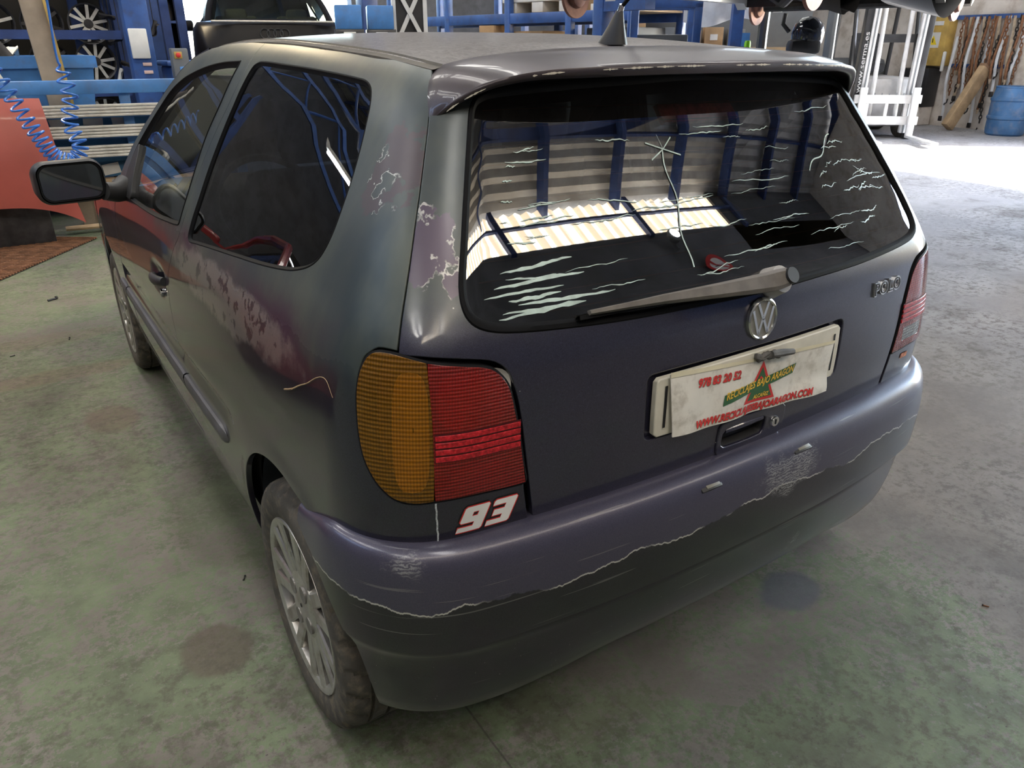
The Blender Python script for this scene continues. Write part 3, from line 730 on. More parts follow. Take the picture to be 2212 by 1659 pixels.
    for sg, k in full:
        a, b = fe[k]*[sg, 1, 1], te[k]*[sg, 1, 1]; f = k/43; L_ = np.linalg.norm(a-b); out = np.array([sg*.25*f, -1, .1-.3*f]); upv = np.array([sg*.75*f**2, -.25*f, 1-.45*f**2]); upv /= np.linalg.norm(upv)
        th = .017*(1-.62*f**3); r_ = [a-upv*.006, a]
        for t, h in ((.12, .05), (.3, .085), (.5, .085), (.7, .06), (.86, .03), (.95, .012)): r_.append(a+(b-a)*t+upv*h*L_*(1-.3*f))
        nb = (b-a)/L_
        r_ += [b+upv*.0005, b+nb*.003-upv*th*.25, b+nb*.003-upv*th*.6, b-upv*th, b-nb*.01-upv*(th+.002), b+(a-b)*.25-upv*(th+.001)]
        r_ += [b+(a-b)*.55-upv*(.020+.008*(1-f)), a-upv*.03+(b-a)*.25]
        rows.append(r_)
    sp = G().grid(rows, close_u=True); sp.build('roof_spoiler', M['spoil'], car, ang=50)
    # torn paint along the spoiler's trailing edge
    R2 = random.Random(3); cg = G(); k = 4
    ed = [te[i]*[-1, 1, 1] for i in range(43, 0, -1)] + [te[i] for i in range(44)]; ed = np.array(ed); d_ = np.concatenate([[0], np.cumsum(np.linalg.norm(np.diff(ed, axis=0), axis=1))]); u = np.linspace(.02, d_[-1]-.02, 420)
    ep = np.stack([np.interp(u, d_, ed[:, i]) for i in range(3)], 1); i = 0
    while i < 410:
        ln = R2.randint(3, 26); seg = ep[i:i+ln]
        if len(seg) > 2 and R2.random() < .72:
            hh = [.0004+.0016*R2.random()*math.sin(math.pi*j/(len(seg)-1)) for j in range(len(seg))]
            cg.grid([[p+np.array([0, -.0048, -.0045-h]) for p, h in zip(seg, hh)], [p+np.array([0, -.0048, -.0045+h]) for p, h in zip(seg, hh)]])
        i += ln+R2.randint(0, 3)
    cg.build('edge_chips', plain('cream_primer_chips', (.60, .55, .47), .6), car)['kind'] = 'stuff'
    # --- rear bumper
    prof = [(-.03, .6385), (-.004, .6435), (.012, .6435), (.026, .640), (.037, .633), (.046, .622), (.052, .606), (.056, .585), (.0585, .56), (.0595, .53), (.0585, .495), (.0565, .465), (.0545, .448), (.0535, .4425), (.0495, .4412), (.0490, .4385), (.0500, .4360), (.0470, .424), (.0435, .41), (.038, .38), (.030, .345), (.021, .315), (.009, .288), (-.008, .271), (-.03, .263), (-.06, .266)]
    ns = 150; sb = np.linspace(-1, 1, 2*ns+1); rows = []; crease_i = 13
    base_s = np.linspace(0, 1.30, 600); bp_ = LS(np.stack([base_s, np.full(600, .60)], 1)); dt = np.gradient(bp_[:, :2], axis=0); nrm = np.stack([dt[:, 1], -dt[:, 0]], 1); nrm /= np.linalg.norm(nrm, axis=1)[:, None]
    if nrm[0, 1] > 0: nrm = -nrm
    Af = pchip([0, .45, .60, .72, .82, .92, 1.0, 1.1, 1.3], [1, 1, .93, .78, .62, .46, .34, .26, .22])
    tuck = pchip([0, .45, .6, .72, .85, 1.0, 1.3], [0, 0, .008, .013, .008, 0, 0])
    for o, z in prof:
        ye = HUBY-math.sqrt(max(1e-4, (ARCH-.004)**2-(min(z, .60)-HUBZ)**2)); smax = float(sy(ye, .6)) if z > .3 else float(sy(ye, .6))
        r_ = []
        for t in sb:
            s_ = abs(t)*smax; sg = -1 if t > 0 else 1
            p = np.array([np.interp(s_, base_s, bp_[:, 0]), np.interp(s_, base_s, bp_[:, 1])]); n_ = np.array([np.interp(s_, base_s, nrm[:, 0]), np.interp(s_, base_s, nrm[:, 1])])
            a = float(Af(s_)); oo = o*a if o > 0 else o
            oo -= float(tuck(s_))*sst((.442-z)/.03) if z < .442 else 0
            zz = z-.040*sst((s_-.86)/.16)*sst((z-.45)/.18)
            zz -= .030*sst((s_-.30)/.30)*sst((.45-z)/.17)
            pp = p+n_*oo
            r_.append((-sg*pp[0]*-1 if sg == -1 else pp[0], pp[1], zz)) if False else r_.append(((pp[0] if t <= 0 else -pp[0]), pp[1], zz))
        rows.append(r_)
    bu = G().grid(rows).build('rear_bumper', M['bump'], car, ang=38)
    for sx in (-1, 1):   # little hinged covers let into the top edge
        m = frame((1, 0, 0), (0, .80, .60), (0, -.60, .80), (sx*.136+.0, .0585, .6205))
        g_ = G(); g_.box((0, 0, 0), (.054, .042, .006), None, .002); o = g_.build('bumper_cover', M['trim'], bu); o.data.transform(m)
        g_ = G(); g_.box((.004, -.009, .0035), (.036, .017, .002), None, .0006); o = g_.build('cover_tab', plain('buff_plastic', (.20, .19, .16), .5), bu); o.data.transform(m)
    G().tube([(.60, .16, .262), (.60, .30, .265)], [.022, .022], 16).build('exhaust_tip', M['trim'], car)
    # --- lamps
    def lamp(mir):
        sg = -1 if mir else 1
        f = lambda l: l
        am = [(a, b) for a, b in LSPLIT[1:-1]]
        li = [l[:2] for l in LIGHT]
        # outer (amber) half: split line down, then round the left edge up
        amb = [(.6905, .9495, 1)] + [(a+.0012, b) for a, b in am] + [(.6845, .7245, 1)] + li[20:] + li[:5]
        red = [(.6865, .9485, 1)] + li[6:15] + [(.526, .722, 1)] + li[16:19] + [(.6805, .7245, 1)] + [(a-.0012, b) for a, b in reversed(am)]
        root = panel('tail_lamp', LS, inset([(a, b) for a, b in li], -.004), (), .03, M['lampback'], car, off=-.045, flange=0, mirror=mir)
        rows = [on_body(rs(spline(inset([(a, b) for a, b in li], dd), .012), 200), o) for dd, o in ((-.006, -.012), (-.0045, .001), (-.001, .0025), (.0, -.002), (.0005, -.046))]
        if mir: rows = [r*[-1, 1, 1] for r in rows]
        G().grid(rows, close_u=True).build('lamp_seal', M['rubber'], root)
        bul = lambda A: .007*np.ones(len(A))
        panel('amber_lens', LS, amb, (), .016, M['amber'], root, off=.003, flange=.02, e=.0015, mirror=mir)
        panel('red_lens', LS, red, [[(.655, .778, 1), (.655, .742, 1), (.560, .742, 1), (.5565, .778, 1)]], .014, M['redl'], root, off=.003, flange=.02, e=.0015, mirror=mir)
        panel('fog_lens' if not mir else 'reverse_lens', LS, [(.655, .778), (.656, .775), (.656, .745), (.654, .742), (.561, .742), (.5585, .745), (.556, .775), (.558, .778)], (), .014, (M['redl'] if not mir else M['clearl']), root, off=.0025, flange=.02, e=.0012, mirror=mir)
        # reflector bowls inside
        def bowl(nm, s0, z0, ds, dz, dep):
            rws = []
            for k, f_ in enumerate((1, .82, .55, .25, .04)):
                A = np.array([(s0+ds*f_*math.copysign(abs(math.cos(a))**.6, math.cos(a)), z0+dz*f_*math.copysign(abs(math.sin(a))**.6, math.sin(a))) for a in np.linspace(0, 2*math.pi, 28, endpoint=False)])
                P = on_body(A, -.008-dep*(1-f_**2)); rws.append(P*[-1, 1, 1] if mir else P)
            g_ = G().grid(rws, close_u=True); g_.build(nm, M['reflect'], root)
        bowl('reflector', .7175, .835, .031, .100, .022); bowl('reflector', .610, .885, .064, .048, .020); bowl('reflector', .606, .760, .046, .017, .016)
        # ribbed reflex bars across the red lens
        panel('reflex_bed', LS, [(.679, .7915, 1), (.679, .840, 1), (.5345, .840, 1), (.536, .7915, 1)], (), .02, plain('dark_red_bed', (.06, .004, .006), .4), root, off=.0036, flange=0, mirror=mir)
        for k in range(4):
            z0 = .7935+.0118*k
            panel('reflex_bar', LS, [(.6775, z0, 1), (.6775, z0+.0072, 1), (.536, z0+.0072, 1), (.5365, z0, 1)], (), .012, M['bar'], root, off=.0052, flange=.003, e=.0008, mirror=mir)
    lamp(False); lamp(True)
    # pale line of cracked filler beside the number, and the painted number
    A = np.array([(.6805+.0006*math.sin(k*2.1), .7185-.105*k/14) for k in range(15)])
    G().grid([on_body(A+[.0014, 0], .0008), on_body(A-[.0014, 0], .0008)]).build('filler_crack', plain('pale_filler', (.42, .45, .48), .6, 0, .4, 200), car)
    # "93" sticker: slanted block digits, white on a red line on black
    def dig(polys, s0, z0, sc, sl=.42):
        return [[((x+y*sl)*sc, y*sc) for x, y in p] for p in polys]
    n9 = [[(0, 0), (.0, .18), (.62, .18), (.62, .38), (0, .38), (0, 1), (1, 1), (1, 0)]]
    D9 = [(0, 0), (0, .20), (.58, .20), (.58, .36), (.06, .36), (0, .42), (0, .94), (.06, 1), (.94, 1), (1, .94), (1, .06), (.94, 0)]
    H9 = [(.40, .60), (.62, .60), (.62, .76), (.40, .76)]
    D3 = [(0, 0), (0, .20), (.58, .20), (.58, .36), (.15, .36), (.15, .60), (.58, .60), (.58, .78), (.02, .78), (.02, .94), (.08, 1), (.94, 1), (1, .94), (1, .06), (.94, 0)]
    def place(poly, sc, x0, z0, sl): return [(x0+(x*.92+y*sl)*sc, z0+y*sc) for x, y in poly]
    stick = None
    for (pl, hl, x0) in ((D9, H9, -.0555), (D3, None, -.0045)):
        for nm, gr, mt, of in (('number_backing', .0042, 'black', .0006), ('number_outline', .0020, 'redv', .0009), ('number_digit', .0, 'white', .0012)):
            o2 = [(a, b) for a, b in place(pl, .047, x0, -.0245, .44)]
            if gr: 
                o2 = inset(o2, -gr)
            sh = [(.597-a, .677+b, 1) for a, b in o2]
            hs = []
            if hl and nm != 'number_backing':
                h2 = place(hl, .047, x0, -.0245, .44); h2 = inset(h2, gr) if gr else h2; hs = [[(.597-a, .677+b, 1) for a, b in h2]]
            o = panel(nm, LS, sh, hs, .02, M[mt], car if stick is None else stick, off=of, flange=0)
            if stick is None: stick = o
    # --- number plate, its frame, the card taped over it
    pf = panel('number_plate', LS, [(.254, .847), (.258, .843), (.258, .743), (.253, .738), (-.253, .738), (-.258, .743), (-.258, .843), (-.253, .848)], (), .05, M['platep'], gate, off=.006, flange=.012, e=.003)
    for sx in (-1, 1):
        panel('plate_slot', LS, [(sx*.243, .835, 1), (sx*.243, .753, 1), (sx*.237, .753, 1), (sx*.237, .835, 1)], (), .02, M['dark'], pf, off=.0075, flange=0)
    # the card is hung crooked: lower on the right, its lower edge curling out
    co = [(.2385, .857), (.2265, .7345), (-.2235, .714), (-.232, .823)]   # top-left, bottom-left, bottom-right, top-right in chart
    def card_pt(u, v):
        a = np.array(co); p = (a[0]*(1-u)+a[3]*u)*(1-v)+(a[1]*(1-u)+a[2]*u)*v; return p
    def card_lift(Q, off=0.):
        Q = np.asarray(Q, float); A = np.array([card_pt(u, v) for u, v in Q]); P, N = normals(LS, A)
        h = .013+.006*np.sin(Q[:, 0]*5+1)*Q[:, 1]+.010*sst((Q[:, 1]-.6)/.4)*sst((Q[:, 0]-.45)/.4)+.002*np.sin(Q[:, 0]*23)*Q[:, 1]
        return P+N*(h+off)[:, None]
    U = np.linspace(0, 1, 40); Vv = np.linspace(0, 1, 14)
    gc = G().grid([card_lift(np.array([(u, v) for u in U]), .0) for v in Vv]); gc.grid([card_lift(np.array([(u, v) for u in U]), -.0015) for v in Vv])
    card = gc.build('advert_card', M['card'], gate)
    def on_card(name, V2, F_, mat, u0, v0, off=.0006):
        """flat print: x right and y up in metres on the card"""
        V2 = np.array(V2); Q = np.stack([u0+V2[:, 0]/.465, v0-V2[:, 1]/.117], 1); P = card_lift(Q, off); mk(name, P, F_, mat, card, smooth=False)
    def fine(poly, n=8):
        out = []
        for i in range(len(poly)):
            a, b = np.array(poly[i]), np.array(poly[(i+1) % len(poly)])
            out += [tuple(a+(b-a)*k/n) for k in range(n)]
        return out
    def flat(name, poly, mat, u0, v0, off):
        l = np.array(fine(poly)); A, T, _ = tri([l], .012); on_card(name, np.c_[A, 0*A[:, :1]], [tuple(t) for t in T], mat, u0, v0, off)
    flat('printed_triangle', [(-.046, -.042), (.046, -.042), (0, .044)], M['redv'], .515, .44, .0006); flat('printed_triangle', [(-.036, -.036), (.036, -.036), (0, .031)], M['greenv'], .515, .44, .0008)
    flat('printed_triangle', [(-.013, .0), (.010, -.004), (.006, .012), (-.003, .020)], M['redv'], .515, .50, .001)
    th = math.radians(6)
    def rt(x, y): return (x*math.cos(th)-y*math.sin(th), x*math.sin(th)+y*math.cos(th))
    flat('printed_banner', [rt(-.112, -.019), rt(.098, -.010), rt(.106, .011), rt(-.106, .002)], M['greenv'], .515, .44, .0012)
    def txt(name, s_, size, mat, u0, v0, rot=0, bold=.0008, sh=.25, wd=.8, off=.0016, sp=1.):
        V2, F_ = text_mesh(s_, size, sh, bold, wd, 0, sp); c, s2 = math.cos(rot), math.sin(rot)
        on_card(name, [(x*c-y*s2, x*s2+y*c, z) for x, y, z in V2], F_, mat, u0, v0, off)
    txt('printed_name', 'RECICLAJES BAJO ARAGÓN', .0205, M['yellowv'], .510, .452, th*1.15, .0004, .3, .80)
    txt('printed_town', 'ALCAÑIZ', .0115, M['yellowv'], .522, .70, .03, .0003, .2, .9)
    txt('printed_number', '978 83 20 52', .022, M['greenv'], .2575, .228, .0, .0009, .25, .95, .0011); txt('printed_number', '978 83 20 52', .022, M['redv'], .255, .22, .0, .0009, .25, .95)
    txt('printed_address', 'WWW.RECICLAJESBAJOARAGON.COM', .0205, M['greenv'], .5025, .905, .0, .0009, .25, .98, .0011); txt('printed_address', 'WWW.RECICLAJESBAJOARAGON.COM', .0205, M['redv'], .50, .895, .0, .0009, .25, .98)
    # tape and cable stub along the card's upper edge
    R3 = random.Random(9); tp = G()
    for k in range(9):
        u = .47+.02*k*.6; c_ = card_lift(np.array([(u, -.02-.03*R3.random())]), .004+.004*R3.random())[0]
        tp.box(c_, (.022, .010, .012), (RX(R3.uniform(-30, 30)) @ RY(R3.uniform(-30, 30))), .003)
    a = card_lift(np.array([(.53, -.06), (.60, -.05), (.67, -.03)]), .010); tp.tube(a, [.007, .008, .006], 8); tp.build('tape_lump', M['cable'], card)
    flat('torn_edge', [(-.232, -.003), (.232, -.003), (.232, .004), (.1, .0055), (-.03, .004), (-.232, .0065)], plain('cream_torn_edge', (.70, .64, .46), .7), .5, .02, .0012)
    # --- tailgate handle, lock
    hb = panel('handle_bezel', LS, [(.078, .712), (-.098, .712), (-.1085, .703), (-.1085, .651), (-.098, .643), (.072, .643), (.083, .652), (.083, .704)], [HREC], .02, M['gate'], gate, off=.004, flange=.006, e=.003)
    rows = [on_body(rs(spline(inset(HREC, dd), .006), 80), o) for dd, o in ((-.001, .004), (.002, -.002), (.004, -.024), (.010, -.030), (.019, -.031))]
    g_ = G().grid(rows, close_u=True); g_.F.append(tuple(range(4*80, 5*80))); g_.build('handle_recess', M['trim'], hb)
    g_ = G(); P = on_body(np.array([(.066, .694), (.035, .695), (0, .695), (-.044, .694)]), -.002); g_.tube(P, [.006, .0075, .0075, .006], 10); g_.build('pull_handle', M['paint'], hb)
    lk = on_body(np.array([(-.079, .678)]), .0055)[0]
    G().lathe([(0, -.004), (.0105, -.004), (.0118, -.001), (.012, .006)], lk, 'y', 24).build('tailgate_lock', M['chrome'], hb); G().box((lk[0], lk[1]-.0045, lk[2]), (.0022, .002, .011)).build('key_slot', M['dark'], hb)
    # --- badge: ring, V and W bars on a grey disc
    ctr, nn = normals(LS, np.array([(0., .9135)])); ctr, nn = ctr[0], Vector(nn[0]); up = (Vector((0, 0, 1))-nn*nn.z).normalized(); mb = frame(Vector((1, 0, 0)), up, nn, ctr)
    def bar(g_, p0, p1, w, h0, h1):
        p0, p1 = Vector((*p0, 0)), Vector((*p1, 0)); t = (p1-p0).normalized(); s2 = Vector((-t.y, t.x, 0))*w/2
        g_.prism([(p[0], p[1]) for p in (p0-s2, p1-s2, p1+s2, p0+s2)], h0, h1)
    RB = .0405
    b0 = G().lathe([(0, .0035), (RB*.86, .0035), (RB*.9, .001)], (0, 0, 0), 'z', 40).build('badge', plain('badge_grey', (.30, .29, .26), .45, .4), gate); b0.data.transform(mb)
    o = G().lathe([(RB*.84, .003), (RB*.86, .006), (RB*.93, .008), (RB*1.0, .006), (RB*1.02, 0)], (0, 0, 0), 'z', 48).build('badge_ring', M['chrome'], b0); o.data.transform(mb)
    g_ = G(); S = RB*.86
    def ed(x, y): k = S/math.hypot(x, y); return (x*k, y*k)
    vb = (0, .03*S)
    for sx in (-1, 1):
        bar(g_, ed(sx*-.40, .95) if False else (sx*.40*S, .90*S), (sx*.045*S, .10*S), .165*S, .003, .0065)
        bar(g_, (sx*.80*S, .58*S), (sx*.36*S, -.78*S), .165*S, .003, .0065); bar(g_, (sx*.37*S, -.80*S), (sx*.03*S, .02*S), .165*S, .003, .0065)
    g_.box((0, .02*S, .0045), (.22*S, .16*S, .004))
    o = g_.build('badge_letters', M['chrome'], b0); o.data.transform(mb)
    # --- model name in outlined letters
    V2, F_ = text_mesh('POLO', .040, .0, .0022, 1.02, .0022, 1.10); lg = wrap('model_name', V2, F_, plain('dull_chrome', (.62, .62, .62), .25, .9), gate, -.441, .899, .0025)
    V3, F3 = text_mesh('POLO', .040, .0, -.0006, 1.02, .0005, 1.10); wrap('letter_fill', V3, F3, M['trim'], lg, -.441, .899, .0052)
    panel('flag_sticker', LS, [(-.585, .703, 1), (-.585, .690, 1), (-.620, .690, 1), (-.620, .703, 1)], (), .01, plain('faded_sticker', (.45, .16, .07), .5, 0, .6, 90), car, off=.0012, flange=0)
    # --- rear wiper
    wp = on_body(np.array([(-.034, .974), (-.005, .973), (.02, .973), (.14, .978), (.265, .983), (.34, .984), (.414, .985)]), .0); wn_ = normals(LS, np.array([(0., .99)]))[1][0]
    off = [.040, .040, .039, .033, .028, .024, .018]; wd = [.017, .019, .018, .013, .008, .0055, .004]
    P = wp+np.array(off)[:, None]*wn_; d = [(wp[i]-wp[max(0, i-1)]) for i in range(7)]
    upw = np.array([0, .45, .89]); rows = []
    for i in range(7):
        rows.append([P[i]+upw*wd[i]*a+wn_*.011*(1-.07*i)*b for a, b in ((-1, -.6), (-1, .3), (-.65, .9), (.65, .9), (1, .3), (1, -.6))])
    g_ = G().grid(rows, close_u=True); g_.F += [tuple(range(6)), tuple(range(36, 42))]
    wi = g_.build('wiper_arm', M['wiper'], gate)
    g_ = G(); c_ = wp[0]+wn_*.018; g_.tube([wp[0]-wn_*.005, wp[0]+wn_*.028], [.030, .026], 20); g_.build('wiper_boss', plain('pale_boss', (.36, .34, .32), .6), wi)
    g_ = G(); g_.tube([wp[0]+wn_*.02, wp[0]+wn_*.055], [.017, .015], 16); g_.build('wiper_cap', M['trim'], wi)
    A = np.array([(s_, .979+.002*math.sin(s_*4)) for s_ in np.linspace(.06, .43, 24)]); g_ = G()
    g_.grid([on_body(A+[0, .003], .006), on_body(A+[0, .003], .016), on_body(A-[0, .003], .016), on_body(A-[0, .003], .006), on_body(A, -.001)], close_v=True); g_.build('wiper_blade', M['rubber'], wi)
    # --- aerial
    az = float(LR([(0, .555)])[0][2]); n_ = 20; rows = []
    for f, h, sh in ((1, 0, 0), (.98, .004, 0), (.55, .036, .010), (.26, .062, .018), (.20, .066, .019)):
        rows.append([(.024*f*math.cos(a), .555-.0+.040*f*math.sin(a)-sh+.006, az+h) for a in np.linspace(0, 2*math.pi, n_, endpoint=False)])
    g_ = G().grid(rows, close_u=True); g_.F.append(tuple(range(4*n_, 5*n_))); ae = g_.build('aerial_base', M['trim'], car)
    g_ = G(); g_.tube([(0, .541, az+.062), (0, .535, az+.075)], [.0065, .006], 12); g_.build('aerial_collar', M['chrome'], ae)
    p0 = Vector((0, .535, az+.072)); dr = Vector((.10, -.62, .55)).normalized(); g_ = G(); g_.tube([p0, p0+dr*.42], [.0042, .0028], 8); g_.build('aerial_rod', M['rubber'], ae)
    # --- wheels
    def wheel():
        w_ = bpy.data.objects.new('wheel', None); COL.objects.link(w_); w_.parent = car
        n = 216; prof = [(.184, -.070, 0), (.192, -.082, 0), (.215, -.0905, 0), (.240, -.092, 0), (.258, -.089, 0), (.2685, -.082, 1), (.2745, -.073, 1), (.2775, -.060, 1), (.2785, -.046, 1), (.279, -.0455, 3), (.271, -.045, 2), (.271, -.037, 2), (.279, -.0365, 3), (.279, -.018, 1), (.279, -.006, 3), (.271, -.0055, 2), (.271, .0025, 2), (.279, .003, 3), (.279, .020, 1), (.279, .0365, 3), (.271, .037, 2), (.271, .045, 2), (.279, .0455, 3), (.2785, .06, 1), (.2745, .073, 1), (.2685, .082, 1), (.258, .089, 0), (.240, .092, 0), (.205, .088, 0), (.184, .070, 0)]
        rows = []
        for k in range(n):
            a = 2*math.pi*k/n; r_ = []
            for j, (r, x, c) in enumerate(prof):
                cut = 0
                if c in (1,) and (k + (j if x < 0 else -j)) % 8 < 2: cut = .0075
                rr_ = r-cut; fl = .004*max(0, (rr_*-math.cos(a)*-1) - .268) if False else 0
                r_.append((x, rr_*math.sin(a), rr_*math.cos(a)))
            rows.append(r_)
        G().grid(rows, close_v=True).build('tyre', M['tyre'], w_, ang=40)
        # outer face at -x
        rim = G().lathe([(.196, -.074), (.1985, -.082), (.1965, -.087), (.190, -.0865), (.182, -.082), (.178, -.070), (.178, -.060)], (0, 0, 0), 'x', 72)
        ri = rim.build('rim', M['alloy'], w_)
        G().lathe([(.180, -.064), (.176, -.045), (.170, .0), (.172, .05), (.19, .075)], (0, 0, 0), 'x', 56).build('rim_barrel', plain('grimy_barrel', (.10, .085, .07), .6, .5, .3, 20), ri)
        hub = G().lathe([(0, -.0845), (.010, -.0845), (.012, -.085), (.040, -.0845), (.064, -.083), (.076, -.078), (.080, -.062), (.080, -.015)], (0, 0, 0), 'x', 48); hub.build('hub', M['alloy'], ri)
        G().lathe([(0, -.0856), (.0045, -.0856), (.005, -.085)], (0, 0, 0), 'x', 12).build('hub_hole', M['dark'], ri)
        for k in range(4):
            a = math.pi/4+.45+k*math.pi/2; G().lathe([(0, -.0848), (.011, -.0850), (.0155, -.0862), (.019, -.0862), (.0195, -.080)], (0, .050*math.sin(a), .050*math.cos(a)), 'x', 20).build('bolt_recess', plain('bolt_well', (.20, .19, .18), .4, .5), ri)
        base = None
        for k in range(14):
            pr_, od = divmod(k, 2); a = 2*math.pi*pr_/7+(.185 if od else -.185)
            ai = 2*math.pi*pr_/7+(.19 if od else -.19)
            rws = []
            for t in np.linspace(0, 1, 9):
                r = .058+t*.128; aa = ai+(a-ai)*min(1, t*1.6); hw_ = .0200-.0030*math.sin(t*2.6); x0 = -.0775-.007*t; dp = .036-.008*t
                c = np.array([0, math.sin(aa), math.cos(aa)]); tn = np.array([0, math.cos(aa), -math.sin(aa)]); ctr_ = c*r
                rws.append([ctr_+tn*hw_*u_+np.array([x0+v_, 0, 0]) for u_, v_ in ((-.75, 0), (.75, 0), (1, .004), (.72, dp), (-.72, dp), (-1, .004))])
            g_ = G().grid(rws, close_u=True); g_.F += [tuple(range(6)), tuple(range(48, 54))]; g_.build('spoke', M['alloy'], ri, ang=30)
        G().lathe([(.04, -.012), (.135, -.012), (.135, .0), (.04, .0)], (0, 0, 0), 'x', 40).build('brake_disc', M['steel'], ri)
        return w_
    w0 = wheel()
    def put(w_, x, y, rz, rx): w_.location = (x, y, HUBZ); w_.rotation_euler = (rx, 0, rz)
    put(w0, -.722, HUBY, 0, .18)
    for x, y, rz in ((-.722, FRY, 0), (.722, HUBY, math.pi), (.722, FRY, math.pi)):
        c = bpy.data.objects.new('wheel', None); COL.objects.link(c); c.parent = car
        for ch in w0.children: dup(ch, c)
        put(c, x, y, rz, .5)
    # --- wheel housings, floor pan, cabin
    for y in (HUBY, FRY):
        for sx in (-1, 1):
            rows = [[(sx*x, y+.352*math.cos(a), HUBZ+.352*math.sin(a)) for a in np.linspace(.0, math.pi-.55, 30)] for x in (.775, .56)]
            G().grid(rows).build('wheel_housing', plain('blue_black_liner', (.022, .026, .04), .7, 0, .3, 12), car)
            G().grid([[(sx*.565, y+.352*r*math.cos(a), HUBZ+.352*r*math.sin(a)) for a in np.linspace(.0, math.pi, 30)] for r in (.05, 1)]).build('housing_wall', M['dark'], car)
    g_ = G(); g_.box((0, 1.76, .245), (1.10, 3.0, .05)); g_.box((0, 1.76, .23), (1.48, 1.66, .05)); g_.build('floor_pan', M['dark'], car)
    G().tube([(-.70, HUBY, HUBZ), (.70, HUBY, HUBZ)], .03, 12).build('rear_axle', M['dark'], car)
    def cushion(name, c, d, M_=None, bev=.05, par=car, mat='seat'):
        return G().box(c, d, M_, bev).build(name, M[mat], par, ang=60)
    for sx in (-1, 1):
        st = cushion('front_seat', (sx*.36, 1.75, .47), (.48, .50, .16)); cushion('seat_back', (sx*.36, 1.46, .78), (.46, .14, .60), RX(14), .06, st); cushion('headrest', (sx*.36, 1.36, 1.17), (.26, .09, .17), RX(10), .04, st)
    cushion('rear_bench', (0, 1.05, .46), (1.18, .48, .16)); cushion('rear_backrest', (0, .76, .74), (1.20, .14, .52), RX(18), .05)
    cushion('dashboard', (0, 2.33, .80), (1.40, .42, .24), None, .08, car, 'trim')
    g_ = G(); m_ = RX(62); g_.tube([Vector((-.36, 1.98, .86))+m_ @ Vector((.185*math.cos(a), .185*math.sin(a), 0)) for a in np.linspace(0, 2*math.pi, 36, endpoint=False)], .014, 8, True); g_.tube([(-.36, 1.98, .86), (-.36, 2.2, .76)], [.05, .04], 12); g_.build('steering_wheel', M['trim'], car)
    g_ = G(); g_.box((0, .48, .93), (1.20, .46, .02), None, .006); g_.build('parcel_shelf', M['cabin'], car)
    sw = thing('dry_straw', 'dry grass stalk stuck to the flank above the tail lamp', 'straw'); A = spline([(1.061, .820), (1.03, .831), (.994, .849), (.960, .864), (.924, .884), (.897, .894), (.880, .892), (.862, .872)], .006, False)
    G().tube(on_body(A, .003), [.0016-.0012*k/len(A) for k in range(len(A))], 6, cap=False).build('stalk', plain('straw', (.42, .30, .17), .7), sw); G().tube(on_body(A[:8], .0045), .0018, 6).build('seed_head', plain('straw_dark', (.30, .20, .11), .8), sw)
    return car
build_hatchback()

